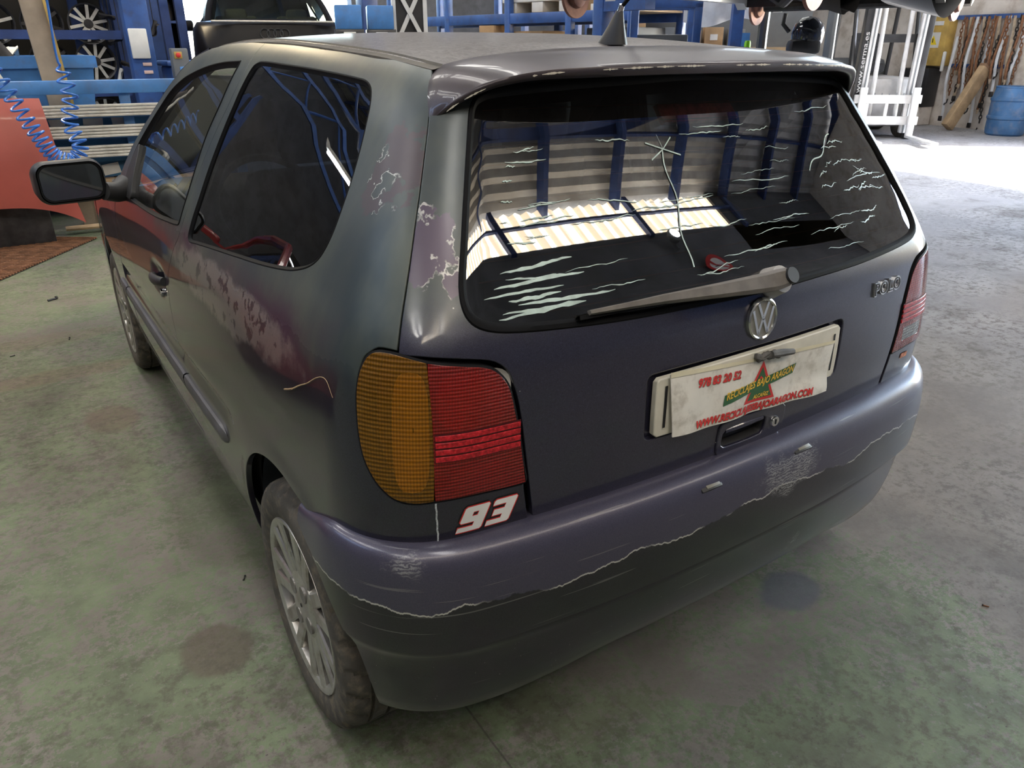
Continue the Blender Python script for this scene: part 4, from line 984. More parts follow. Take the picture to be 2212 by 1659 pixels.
# ---------------------------------------------------------------- the hall
def floor_mat():
    t = NT('worn_green_floor'); X = t.xyz()
    big = t.noise(.45, 5, .6); mid = t.noise(2.2, 7, .68); fine = t.noise(38, 5, .7); grit = t.noise(160, 3)
    conc = t.mix(t.ss(mid, .3, .7), (.118, .105, .090), (.195, .178, .156)); green = t.mix(t.ss(t.noise(9, 4), .3, .7), (.072, .102, .050), (.130, .175, .092))
    # paint has held on the left bay and in islands; the lane on the right is bare; the film breaks up in crumbs
    crumb = t.noise(46, 8, .78); sp2 = t.noise(5.5, 6, .7)
    side = t.math('ADD', t.math('MULTIPLY', X[0], -.055), t.math('ADD', t.math('MULTIPLY', t.math('SUBTRACT', mid, .5), 1.25), t.math('MULTIPLY', t.math('SUBTRACT', sp2, .5), .9)))
    side = t.math('ADD', side, t.math('MULTIPLY', t.math('SUBTRACT', 1., t.ss(t.blob((.62, .12, 0), (.55, .30, 1), .6, sp2), .3, 1.1)), .14))
    side = t.math('ADD', side, t.math('MULTIPLY', t.math('SUBTRACT', 1., t.ss(t.blob((.15, -.30, 0), (.70, .30, 1), .6, sp2), .3, 1.1)), .22))
    side = t.math('SUBTRACT', side, t.math('MULTIPLY', t.ss(X[0], .1, 1.4), .22))
    g = t.math('MULTIPLY', t.ss(t.math('ADD', side, t.math('MULTIPLY', t.math('SUBTRACT', crumb, .5), 2.2)), -.06, .10), t.math('SUBTRACT', 1., t.ss(X[0], 1.9, 3.4)))
    c = t.mix(t.math('MULTIPLY', g, .85), conc, green)
    lane = t.mix(t.ss(mid, .3, .7), (.34, .345, .375), (.46, .47, .50)); c = t.mix(t.ss(X[0], 1.6, 4.2), c, lane)  # bare lane, coloured paler and bluer to carry the doorway's daylight
    dirt = t.math('MULTIPLY', t.ss(t.noise(1.3, 8, .72), .50, .70), .62); c = t.mix(dirt, c, (.060, .050, .038))
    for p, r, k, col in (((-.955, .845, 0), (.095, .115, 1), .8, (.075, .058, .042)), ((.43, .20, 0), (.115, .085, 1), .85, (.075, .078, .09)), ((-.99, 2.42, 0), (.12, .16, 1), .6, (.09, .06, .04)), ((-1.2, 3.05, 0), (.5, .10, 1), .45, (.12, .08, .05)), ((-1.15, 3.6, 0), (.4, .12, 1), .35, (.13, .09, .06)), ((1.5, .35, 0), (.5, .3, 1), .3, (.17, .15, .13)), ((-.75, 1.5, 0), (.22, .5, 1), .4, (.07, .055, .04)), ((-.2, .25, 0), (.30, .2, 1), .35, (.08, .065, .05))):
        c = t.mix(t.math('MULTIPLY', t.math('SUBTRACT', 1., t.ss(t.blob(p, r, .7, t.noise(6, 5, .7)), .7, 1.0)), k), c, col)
    spk = t.math('SUBTRACT', 1., t.ss(t.voronoi(26, stretch=(1, 1.6, 1)), .05, .09)); c = t.mix(t.math('MULTIPLY', spk, t.ss(t.noise(3, 2), .48, .6)), c, (.06, .05, .045))
    scr = t.math('SUBTRACT', 1., t.ss(t.noise(14, 3, .5, stretch=(.5, 3, 1), dist=1.5), .27, .31)); c = t.mix(t.math('MULTIPLY', scr, .5), c, (.10, .085, .07))
    mott = t.math('MULTIPLY', t.ss(t.noise(19, 9, .8), .47, .60), t.ss(t.noise(1.1, 3), .35, .6)); c = t.mix(t.math('MULTIPLY', mott, .62), c, (.055, .048, .036))
    jn = t.math('MULTIPLY', t.math('SUBTRACT', 1., t.ss(t.math('ABSOLUTE', t.math('ADD', X[0], t.math('ADD', .519, t.math('MULTIPLY', t.noise(3, 3), .01)))), .0015, .003)), .7); c = t.mix(jn, c, (.04, .035, .03))
    c = t.mix(t.math('MULTIPLY', t.ss(grit, .5, .8), .35), c, (.10, .095, .085))
    t.set(Base_Color=c, Roughness=t.lerp(fine, .42, .75), Specular_IOR_Level=.4)
    t.bump(t.math('ADD', fine, t.math('MULTIPLY', g, .6)), .25, .004); return t.m

E_ = {}
E_['floor'] = floor_mat()
E_['blue'] = plain('blue_steel_paint', (.035, .095, .30), .45, 0, .2, 5, dirt=((.05, .05, .06), .4)); E_['bluel'] = plain('light_blue_paint', (.06, .20, .48), .5, 0, .2, 4, dirt=((.10, .10, .10), .3)); E_['navy'] = plain('navy_steel_paint', (.018, .045, .16), .5, 0, .25, 5)
E_['wall'] = plain('grimy_white_plaster', (.60, .55, .50), .85, 0, .15, 1.5, dirt=((.30, .23, .17), .55)); E_['wallg'] = plain('dark_grey_wall', (.075, .078, .09), .9, 0, .2, 2, dirt=((.04, .04, .045), .5))
E_['sheet'] = plain('galvanised_roof_sheet', (.34, .33, .31), .5, .2, .2, 3); E_['alu'] = plain('aluminium_profile', (.55, .53, .48), .45, .25, .12, 9, dirt=((.25, .21, .16), .35))
E_['card'] = plain('brown_cardboard', (.34, .22, .12), .85, 0, .15, 6); E_['white'] = plain('white_plastic', (.62, .62, .60), .5, 0, .12, 4); E_['greybox'] = plain('grey_cabinet_paint', (.12, .13, .14), .55, 0, .15, 3)
E_['blackp'] = plain('black_machine_paint', (.02, .02, .022), .4, 0, .3, 5, coat=.2); E_['rust'] = plain('rusty_steel', (.22, .105, .055), .8, .3, .35, 14); E_['silverp'] = plain('white_machine_paint', (.60, .60, .61), .4, .1, .12, 6)
E_['red'] = plain('red_car_paint', (.30, .062, .045), .38, 0, .12, 2.5, coat=.4); E_['wood'] = plain('pale_timber', (.42, .30, .18), .75, 0, .25, 5); E_['strap'] = plain('tan_webbing', (.42, .33, .24), .85, 0, .25, 14)
E_['hose'] = plain('blue_hose', (.035, .16, .55), .3, 0, .1, 20); E_['skin'] = plain('dark_red_car_paint', (.22, .018, .022), .3, 0, .15, 3, coat=.8); E_['bw'] = plain('white_car_paint', (.62, .62, .61), .35, 0, .05, 3, coat=.6)
E_['blackcar'] = plain('black_car_paint', (.005, .005, .007), .35, 0, .2, 3, spec=.2); E_['yellow'] = plain('ochre_paint', (.45, .30, .08), .6, 0, .2, 5); E_['barrel'] = plain('blue_drum_plastic', (.05, .15, .33), .5, 0, .2, 4, dirt=((.25, .25, .27), .4))
E_['cloth'] = plain('white_cloth', (.62, .64, .68), .9, 0, .1, 8); E_['darkjunk'] = plain('dark_oily_metal', (.045, .042, .042), .5, .5, .4, 9); E_['green'] = plain('green_rubber', (.015, .07, .035), .6)
E_['sky'] = emit('daylit_skylight_sheet', (1.0, .97, .90), 7.0)
def ribbed():
    t = NT('ribbed_translucent_sheet'); X = t.xyz(); st_ = t.noise(3, 4, .6, stretch=(1, 1, .05))
    c = t.mix(t.ss(st_, .35, .7), (1.0, .98, .92), (.80, .62, .38)); rib = t.ss(t.math('SINE', t.math('MULTIPLY', X[0], 24.)), -.2, .6)
    t.set(Base_Color=(.7, .7, .65), Emission_Color=t.mix(rib, (.35, .27, .18), c), Emission_Strength=7.0); return t.m
E_['skyw'] = ribbed(); E_['tube'] = emit('fluorescent_tube', (.95, .98, 1.0), 28)

def st(o): o['kind'] = 'structure'; return o
def build_hall():
    g = G(); g.add([(-10, -5, 0), (15.2, -5, 0), (15.2, 14, 0), (-10, 14, 0)], [(0, 1, 2, 3)]); st(g.build('floor', E_['floor']))
    # right wall, turned a little, with a wide doorway to the yard
    a = math.radians(-8); ey = Vector((math.sin(-a), math.cos(a), 0)); o0 = Vector((13.9, 6.6, 0)); mz = RZ(-8)
    def wl(name, v0, v1, z0, z1, mat, th=.2): c = o0+ey*((v0+v1)/2)+Vector((th/2, 0, (z0+z1)/2)); return st(G().box(c, (th, v1-v0, z1-z0), mz).build(name, E_[mat]))
    wr = wl('wall_right', -3.4, 8, 0, 7.8, 'wall'); w2 = wl('wall_right', -11.6, -9.3, 0, 7.0, 'wall'); w2.parent = wr; w3 = wl('wall_right', -9.3, -3.4, 4.3, 7.0, 'wall'); w3.parent = wr
    fr = wl('door_1', -3.5, -3.38, 0, 4.3, 'navy', .3); f2 = wl('door_frame', -9.32, -9.2, 0, 4.3, 'navy', .3); f2.parent = fr; f3 = wl('door_frame', -9.32, -3.38, 4.24, 4.36, 'navy', .3); f3.parent = fr
    # wall behind the camera, blind below, a translucent ribbed band under the eaves
    wb = st(G().box((2.5, -4.75, 2.98), (25.4, .2, 5.96)).build('wall_back', plain('dark_clad_wall', (.11, .11, .12), .75, 0, .3, 1.5)))
    g = G(); n = 260; xs = np.linspace(-6.0, 8.0, n); zs = (5.98, 6.84); g.grid([[(x, -4.70+.03*math.sin(k*math.pi/2), z) for k, x in enumerate(xs)] for z in zs]); st(g.build('window_1', E_['skyw']))
    for k, x in enumerate(np.linspace(-6.0, 8.0, 6)): o = st(G().box((x, -4.62, 6.35), (.10, .10, .95)).build('trim_%d' % (k+1), E_['navy']))
    st(G().box((1.0, -4.6, 6.42), (14.0, .05, .05)).build('trim_10', E_['navy']))
    g = G(); g.box((-8.1, -4.75, 6.3), (4.2, .2, 2)); st(g.build('wall_back', E_['wallg'])).parent = wb; g = G(); g.box((11.4, -4.75, 6.3), (7.6, .2, 2)); st(g.build('wall_back', E_['wallg'])).parent = wb
    st(G().box((-9.6, 4.5, 3.7), (.2, 19, 7.4)).build('wall_left', E_['wallg']))
    # front wall with a bright opening and a window
    g = G()
    for x0, x1, z0, z1 in ((-9.6, .95, 0, 8.6), (.95, 2.2, 3.6, 8.6), (2.2, 15, 0, 1.2), (2.2, 2.9, 1.2, 2.6), (4.6, 15, 1.2, 2.6), (2.2, 15, 2.6, 8.6)): g.box(((x0+x1)/2, 13.1, (z0+z1)/2), (x1-x0, .2, z1-z0))
    wf = st(g.build('wall_front', E_['wallg']))
    # roof: ribbed sheets on purlins and navy rafters, with skylight strips
    def rz(y): return 6.90+.16*(y+4.7) if y < 4.6 else 6.90+.16*9.3-.16*(y-4.6)
    g = G(); ys = np.arange(-4.9, 13.3, .13); rows = []
    for k, y in enumerate(ys): rows.append([(x, y, rz(y)+(.035 if k % 2 else 0)) for x in (-9.7, 15.2)])
    st(g.grid(rows).build('ceiling', E_['sheet'], smooth=False))
    k = 2
    for x0 in (-6.6, -1.9, 2.8, 7.5):
        for y0, y1 in (((-4.2, -1.6), (1.4, 5.0), (5.6, 9.6)) if x0 < 0 else ((1.2, 4.0), (5.4, 9.5))):  # the strips behind the camera are added to light the car's rear
            g = G(); rows = []
            for j, y in enumerate(np.arange(y0, y1, .13)): rows.append([(x, y, rz(y)-.03+(.035 if j % 2 else 0)) for x in (x0, x0+1.05)])
            st(g.grid(rows).build('window_%d' % k, E_['sky'], smooth=False)); k += 1
    for j, x in enumerate(np.arange(-9.0, 15.1, 1.55)):
        g = G()
        for ya, yb in ((-4.7, 4.6), (4.6, 13.0)):
            c = Vector((x, (ya+yb)/2, (rz(ya)+rz(yb))/2-.15)); ang = math.degrees(math.atan2(rz(yb)-rz(ya), yb-ya)); g.box(c, (.09, math.hypot(yb-ya, rz(yb)-rz(ya)), .22), RX(ang))
        st(g.build('trim_%d' % (20+j), E_['navy']))
    for j, y in enumerate(np.arange(-3.4, 13, 2.6)):
        st(G().box((2.7, y, rz(y)-.06), (24.6, .06, .09)).build('trim_%d' % (40+j), E_['navy']))
    # blue lattice girders over the left bays
    for j, y in enumerate((3.4, 7.6, 10.6)):
        g = G(); z0, z1 = 4.3, 5.1
        g.box((-4.0, y, z0), (11, .10, .10)); g.box((-4.0, y, z1), (11, .10, .10))
        for q in range(11):
            xa = -9.3+q*1.0; g.tube([(xa, y, z0 if q % 2 else z1), (xa+1.0, y, z1 if q % 2 else z0)], .035, 6)
        st(g.build('trim_%d' % (60+j), E_['blue']))
    # strip lamps
    for j, (x, y, z, rot) in enumerate(((-3.1, 4.6, 3.9, 75), (-4.6, 8.2, 4.0, 80), (.8, 9.0, 4.0, 80), (5.5, 8.6, 3.6, 10), (9.2, 3.0, 4.6, 80), (-3.6, .6, 4.4, 85))):
        t = thing('strip_lamp', ['fluorescent strip lamp hanging over the left bay', 'fluorescent strip lamp over the far left racking', 'fluorescent strip lamp beyond the black saloon', 'fluorescent strip lamp over the blue shelving', 'fluorescent strip lamp over the right lane', 'fluorescent strip lamp beside the hatchback'][j], 'lamp', (x, y, z), math.radians(rot), 'strip lamps')
        G().box((0, 0, .05), (1.5, .12, .05), None, .01).build('housing', E_['white'], t); G().tube([(-.7, 0, 0), (.7, 0, 0)], .016, 8).build('tube', E_['tube'], t)
        g = G(); g.tube([(-.6, 0, .07), (-.6, 0, 1.2)], .004, 6); g.tube([(.6, 0, .07), (.6, 0, 1.2)], .004, 6); g.build('hanger', E_['darkjunk'], t)
    hb = thing('added_bay_lamp', 'added warm round lamp hung high beyond the racking to highlight the roof edge', 'lamp', (-.35, 8.7, 4.55)); G().lathe([(.30, 0), (.31, .02), (.22, .18), (.10, .30), (.06, .42), (0, .42)], (0, 0, 0), 'z', 32).build('shade', E_['alu'], hb); G().lathe([(0, .01), (.27, .012), (.285, .02)], (0, 0, 0), 'z', 32).build('lamp_face', emit('warm_lamp_glow', (1.0, .80, .50), 90), hb); G().tube([(0, 0, .42), (0, 0, 3.0)], .01, 6).build('chain', E_['darkjunk'], hb)  # added lamp, gives the roof rail its warm highlight and lifts the left floor
    # outside: yard, low wall, hedge
    st(G().box((12, 8, -.16), (90, 70, .3)).build('yard_ground', plain('pale_yard', (.42, .38, .32), .9, 0, .15, .6)))
    st(G().box((2, 24, 1.0), (16, .3, 2.0)).build('yard_wall', plain('sunlit_render', (.72, .64, .46), .9, 0, .1, .8)))
build_hall()

# ---------------------------------------------------------------- things round the hall
def arr(x, y, z=0): return Vector((x, y, z))
def grate():
    t = thing('floor_grate', 'rusty steel drain grating let into the floor at left', 'grate', (-1.315, 5.5, 0.004), 0)
    u = Vector((.57, .82, 0)).normalized(); v = Vector((-u.y, u.x, 0)); o = Vector((-.62-1.315*-1-1.315+1.315, 6.0-5.5, 0))
    o = Vector((.695, .5, 0))   # the corner nearest the car, relative to the empty
    L, W = 1.35, .95; d = -u; w = v
    base = G().add([o+d*a+w*b for a, b in ((0, 0), (L, 0), (L, W), (0, W))], [(0, 1, 2, 3)]); base.build('pit', M['dark'], t)
    sl0 = None
    for k in range(44):
        a = L*(k+.5)/44; p = o+d*a; q = p+w*W; ang = math.degrees(math.atan2(w.y, w.x))
        G().box((p+q)/2+Vector((0, 0, .006)), (W, .011, .010), RZ(ang)).build('bar', E_['rust'], t)
    for k in range(10):
        b = W*(k+.5)/10; p = o+w*b; q = p+d*L; ang = math.degrees(math.atan2(d.y, d.x)); G().box((p+q)/2+Vector((0, 0, .004)), (L, .008, .008), RZ(ang)).build('cross_bar', E_['rust'], t)
grate()

def bonnet():
    t = thing('car_bonnet', 'faded red car bonnet stood on edge left of the hatchback', 'bonnet', (-1.35, 5.9, 0))
    # sheet with a shallow crown, leaning back
    rows = []
    for j, v in enumerate(np.linspace(0, 1, 22)):
        r = []
        for u in np.linspace(-1, 1, 30):
            hw = .585+.045*v if v > .0 else .585; hw = .60-.06*v+.05*(1-v)**3
            x = u*hw+.02; z = .32+.74*v-.17*(abs(u)**3)*(1-v)**2.0; z = z-.012*u*u*v
            y = .10*v-.055*(1-u*u)-.03*math.sin(v*math.pi)
            if v > .88: y += .03*(v-.88)/.12
            r.append((x, y, z))
        rows.append(r)
    g = G().grid(rows); g.grid([[(p[0], p[1]+.012, p[2]) for p in r] for r in rows]); g.build('skin', E_['red'], t)
    G().box((0, .12, .50), (1.0, .04, .05), None, .01).build('stiffener', E_['red'], t); G().box((0, .16, .2), (.9, .10, .40), None, .01).build('prop', E_['darkjunk'], t)
bonnet()

def hose():
    t = thing('air_hose', 'coiled blue air hose hanging in a loop by the red bonnet', 'hose')
    P = [(-.735, 4.2, 1.75), (-.745, 4.2, 1.55), (-.755, 4.2, 1.32), (-.735, 4.2, 1.15), (-.765, 4.2, 1.0), (-.745, 4.2, .86), (-.79, 4.2, .81), (-.86, 4.2, .83), (-.93, 4.2, .95), (-.985, 4.2, 1.09), (-1.04, 4.2, 1.24), (-1.10, 4.2, 1.36), (-1.22, 4.2, 1.56)]
    A = np.array(P); d = np.concatenate([[0], np.cumsum(np.linalg.norm(np.diff(A, axis=0), axis=1))]); f = [pchip0(d, A[:, i]) for i in range(3)]
    g = G(); pts = []; ph = 0; s = 0
    while s < d[-1]:
        p = np.array([float(q(s)) for q in f]); q2 = np.array([float(q(s+.004)) for q in f]); tn = (q2-p)/np.linalg.norm(q2-p); b = np.array([0, 1, 0.]); n = np.cross(tn, b)
        k = .0 if s < .44 else min(1, (s-.44)/.06); r = .038*k; pts.append(p+(n*math.cos(ph)+b*math.sin(ph))*r)
        pitch = .055-.035*math.exp(-((s-1.02)/.22)**2); step = .006 if k == 0 else pitch/14
        if k > 0: ph += 2*math.pi/14
        s += step
    g.tube(pts, .0062, 6); g.build('coil', E_['hose'], t)
    G().tube([(-.735, 4.2, 1.9), (-.735, 4.2, 1.68)], [.012, .010], 8).build('fitting', plain('brass_fitting', (.55, .38, .15), .35, .8), t)
    G().tube([(-.735, 4.2, 1.90), (-.735, 4.2, 4.3)], .005, 6).build('drop_line', E_['hose'], t)
hose()

def trolley():
    t = thing('profile_rack', 'light blue steel rack stacked with long aluminium profiles', 'rack', (-.6, 6.35, 0), math.radians(-5.5))
    g = G(); g.box((-.1, 0, 1.105), (2.9, .07, .10), None, .008); g.build('top_rail', E_['bluel'], t)
    for x in (-1.35, .42, 1.25): G().box((x, .04, .55), (.08, .06, 1.10), None, .006).build('upright', E_['bluel'], t)
    for z in (.93, .775, .625):
        G().box((-.1, .045, z-.045), (2.8, .12, .02)).build('shelf_arm', E_['bluel'], t)
        for k in range(4): G().box((-.12+.02*k, -.055+.0*k, z-.030+.023*k), (2.7, .075-.008*k, .019), None, .003).build('profile', E_['alu'], t)
    # stacked signboards behind the profiles, blue with white lettering fragments
    for z, h in ((.855, .10), (.70, .09), (.545, .08)):
        s = G().box((-.05, .10, z), (1.9, .02, h)).build('signboard', plain('sign_blue', (.03, .16, .34), .5, 0, .2, 4), t)
    R = random.Random(2)
    for z, xs in ((.855, (-.38, -.10, .16, .36)), (.47, (.02, .22, .40))):
        for x in xs: G().box((x, .086, z), (.10+.05*R.random(), .006, .085), RY(R.uniform(-12, 12))).build('white_panel', E_['white'], t)
    G().box((.25, .10, .47), (1.4, .02, .12)).build('signboard', plain('sign_blue', (.03, .13, .26), .5, 0, .2, 4), t); G().box((.3, .06, .37), (1.3, .10, .06)).build('base_plank', E_['wood'], t)
    G().tube([(-.2, -.10, .05), (1.3, -.08, .05)], .02, 8).build('loose_rod', E_['wood'], t)
    g = G(); g.tube([(.62, -.1, .42), (.95, -.15, .10)], .018, 8); g.build('jack_bar', E_['darkjunk'], t)
    o = thing('hose_reel_stand', 'green and yellow lifting stand under the profile rack', 'stand', (.30, 5.9, 0)); G().box((0, 0, .25), (.22, .18, .5), RY(8), .02).build('body', E_['green'], o); G().box((-.05, -.1, .38), (.26, .03, .04), RY(-32)).build('arm', E_['yellow'], o)
trolley()

def skip():
    t = thing('steel_skip', 'blue steel skip of scrap behind the red bonnet', 'skip', (-1.15, 7.3, 0))
    g = G()
    b = [(-.75, -.4), (.75, -.4), (.75, .4), (-.75, .4)]; tp = [(-.85, -.5), (.85, -.5), (.85, .5), (-.85, .5)]
    g.V = [(x, y, .55) for x, y in b]+[(x, y, 1.28) for x, y in tp]; g.F = [(0, 1, 2, 3)]+[(i, (i+1) % 4, 4+(i+1) % 4, 4+i) for i in range(4)]; g.build('hopper', E_['bluel'], t)
    rim = G(); 
    for (x, y, dx, dy) in ((0, -.5, 1.72, .05), (0, .5, 1.72, .05), (-.85, 0, .05, 1.0), (.85, 0, .05, 1.0)): rim.box((x, y, 1.28), (dx, dy, .09))
    rim.build('rim', E_['bluel'], t)
    for x in (-.6, .6): G().box((x, 0, .28), (.10, .8, .56)).build('leg', E_['bluel'], t)
    R = random.Random(8)
    for k in range(9):
        s = thing('scrap_piece', ['bent dark pipe', 'crumpled grey sheet', 'white scrap offcut', 'rusty bracket', 'black hose end', 'red plastic shard', 'grey wheel trim', 'broken bumper piece', 'pale plastic strip'][k]+' sticking out of the blue skip', 'scrap', (-1.15+R.uniform(-.7, .7), 7.3+R.uniform(-.35, .2), 1.22))
        m = [E_['darkjunk'], E_['sheet'], E_['white'], E_['rust'], M['rubber'], E_['red'], E_['alu'], M['trim'], E_['white']][k]; mm = RX(R.uniform(-50, 50)) @ RY(R.uniform(-60, 60))
        g = G()
        if k in (0, 4): g.tube([mm @ Vector((0, 0, -.15)), mm @ Vector((.05, 0, .1)), mm @ Vector((.16, 0, .28))], [.03, .035, .03], 8)
        else:
            P = []
            for u in np.linspace(-1, 1, 6): P.append([mm @ Vector((u*.16, v*.07, .10*math.sin(u*2+v)+.08)) for v in np.linspace(-1, 1, 5)])
            g.grid(P)
            g.grid([[Vector(p)+Vector((0, 0, -.008)) for p in r] for r in P])
        g.build('body', m, s)
    for (p0, p1, r, m, lb) in (((-1.30, 6.6, 1.95), (-.93, 6.55, 1.02), .022, 'alu', 'shiny steel pole leaning by the red bonnet'), ((-1.28, 7.0, 1.9), (-.85, 6.9, 1.2), .07, 'darkjunk', 'brown soiled beam leaning over the blue skip')):
        o = thing('leaning_pole', lb, 'pole'); g = G(); g.tube([p0, p1], r, 12); g.build('shaft', E_[m], o); G().tube([p1, (p1[0]+.01, p1[1], p1[2]-.04)], r*1.15, 12).build('end_cap', E_[m], o)
    o = thing('timber_post', 'pale timber post with yellow edge behind the air hose', 'post', (-.62, 6.66, 0)); G().box((.0, 0, 1.0), (.16, .06, 2.4), RY(-3), .004).build('plank', plain('grey_timber', (.30, .24, .18), .8, 0, .2, 4), o); G().box((.085, -.02, 1.0), (.02, .07, 2.4), RY(-3)).build('edge_strip', E_['yellow'], o)
skip()

def wheel_rack():
    t = thing('wheel_racking', 'navy racking of stored wheels at far left', 'racking', (-.35, 8.5, 0))
    for x in (-2.2, -.9, .58):
        for y in (-.3, .3): G().box((x, y, 1.5), (.09, .06, 3.0)).build('post', E_['navy'], t)
    for z in (.45, .98, 1.5, 1.92, 2.5):
        for y in (-.3, .3): G().box((-.85, y, z), (2.7, .05, .08)).build('beam', E_['navy'], t)
    G().box((-.85, 0, 1.88), (2.7, .5, .03)).build('deck_board', E_['wood'], t)
    G().box((-.85, .55, 1.5), (3.2, .03, 3)).build('back_sheet', M['dark'], t)
    k = 0; R = random.Random(4)
    lab = [('wide multi-spoke alloy', 0), ('dull five-spoke alloy', 1), ('black steel', 2)]
    for z in (.56, 1.08, 1.42):
        for x in (-.55, -.15, .25):
            nm = ['top', 'middle', 'bottom'][(1.42, 1.08, .56).index(z)]; ps = ['left', 'centre', 'right'][(-.55, -.15, .25).index(x)]
            w = thing('spare_roadwheel', 'bare alloy wheel on the %s row of the racking, %s of three' % (nm, ps), 'wheel', (x-.35, 8.4, z), 0, 'bare wheels on the racking')
            g = G().lathe([(.17, -.06), (.185, -.07), (.18, -.05), (.16, -.03), (.155, .06), (.175, .07)], (0, 0, .18), 'y', 28); g.build('barrel', E_['darkjunk'], w)
            n = (5, 7, 10)[k % 3]
            for q in range(n):
                a = 2*math.pi*q/n+R.random()*.2; u = Vector((math.sin(a), 0, math.cos(a))); c = u*.095+Vector((0, -.045, .18)); G().box(c, (.028, .02, .15), RY(math.degrees(a))).build('spoke', E_['alu'] if k % 3 != 1 else E_['darkjunk'], w)
            G().lathe([(0, -.06), (.04, -.06), (.05, -.04)], (0, 0, .18), 'y', 16).build('hub', E_['darkjunk'], w); k += 1
    w = thing('hose_reel', 'small steel reel hanging above the coiled hose', 'reel', (-.66, 5.75, 1.77))
    G().lathe([(.14, -.07), (.16, -.085), (.185, -.075), (.195, -.04), (.195, .04), (.185, .075), (.16, .085), (.14, .07)], (0, 0, .13), 'y', 40).build('tyre', M['tyre'], w); G().tube([(0, 0, .32), (0, 0, 2.6)], .01, 6).build('hanger', E_['darkjunk'], w); G().lathe([(.14, -.07), (.155, -.08), (.145, -.05), (.11, -.02), (.06, -.03), (0, -.03)], (0, 0, .13), 'y', 40).build('rim', E_['alu'], w)
wheel_rack()

def lift_post():
    t = thing('lift_post', 'navy car lift column with a white plate on it', 'lift', (.24, 7.8, 0)); G().box((0, 0, 1.9), (.22, .20, 3.8), None, .01).build('column', E_['blue'], t); G().box((-.02, -.12, 1.42), (.16, .03, .26), None, .01).build('cover_plate', E_['white'], t)
    for z in (1.24, 1.17): G().box((.02, -.105, z), (.08, .012, .03), None, .004).build('label_tag', plain('pale_pink_tag', (.7, .5, .45), .6), t)
    G().box((0, 0, .05), (.5, .5, .1), None, .01).build('base_plate', E_['blue'], t)
    c = thing('control_box', 'grey control box with red emergency stop and blue label', 'control box', (.52, 7.5, 0)); G().box((0, 0, 1.22), (.15, .12, .32), None, .012).build('case', E_['greybox'], c); G().box((-.02, -.065, 1.32), (.07, .012, .06), None, .003).build('stop_plate', E_['yellow'], c); G().lathe([(0, -.095), (.02, -.09), (.022, -.07)], (-.02, 0, 1.32), 'y', 16).build('stop_button', M['redv'], c); G().box((.01, -.064, 1.17), (.065, .008, .10), None, .003).build('blue_label', E_['bluel'], c); G().box((0, .02, .53), (.08, .08, 1.06)).build('stand', E_['darkjunk'], c); G().box((0, 0, 1.05), (.19, .15, .02)).build('tray', E_['alu'], c)
    b = thing('blue_bin', 'blue bin beyond the control box', 'bin', (.80, 8.15, 0)); g = G(); g.box((0, 0, .62), (.6, .5, 1.2), None, .03); g.build('body', E_['blue'], b); G().box((0, 0, 1.24), (.66, .56, .05), None, .015).build('lid', E_['blue'], b)
    R = random.Random(12)
    for k in range(7):
        s = thing('hanging_part', ['white cast fan blade', 'pale bracket', 'grey pipe clamp', 'white plastic cap', 'dark hinge arm', 'steel spring', 'grey cover plate'][k]+' hung beside the lift column', 'spare part', (.12+R.uniform(-.1, .42), 8.3, 1.0+.11*k)); g = G(); mm = RY(R.uniform(-60, 60)) @ RX(R.uniform(-30, 30))
        g.grid([[mm @ Vector((u*.07, v*.04, .02*math.sin(3*u))) for v in (-1, 0, 1)] for u in np.linspace(-1, 1, 6)]); g.tube([mm @ Vector((-.06, 0, 0)), mm @ Vector((.08, .02, .03))], .02, 8); g.build('casting', E_['white'] if k in (0, 1, 3) else E_['darkjunk'], s); G().tube([(0, .02, 0), (0, .02, 1.96-(1.0+.11*k))], .004, 6).build('hook', E_['darkjunk'], s)
    r = thing('post_frame', 'navy steel frame behind the lift column', 'frame', (.1, 8.9, 0))
    for x in (-.25, .05, .62, .78): G().box((x, 0, 1.7), (.09, .08, 3.4)).build('post', E_['navy'], r)
    for z in (1.95, 2.6): G().box((.27, 0, z), (1.2, .06, .09)).build('beam', E_['navy'], r)
    G().box((.27, -.58, 1.98), (1.2, .04, .05)).build('hanging_bar', E_['navy'], r); G().box((.27, -.29, 1.98), (.05, .58, .05)).build('outrigger', E_['navy'], r)
lift_post()

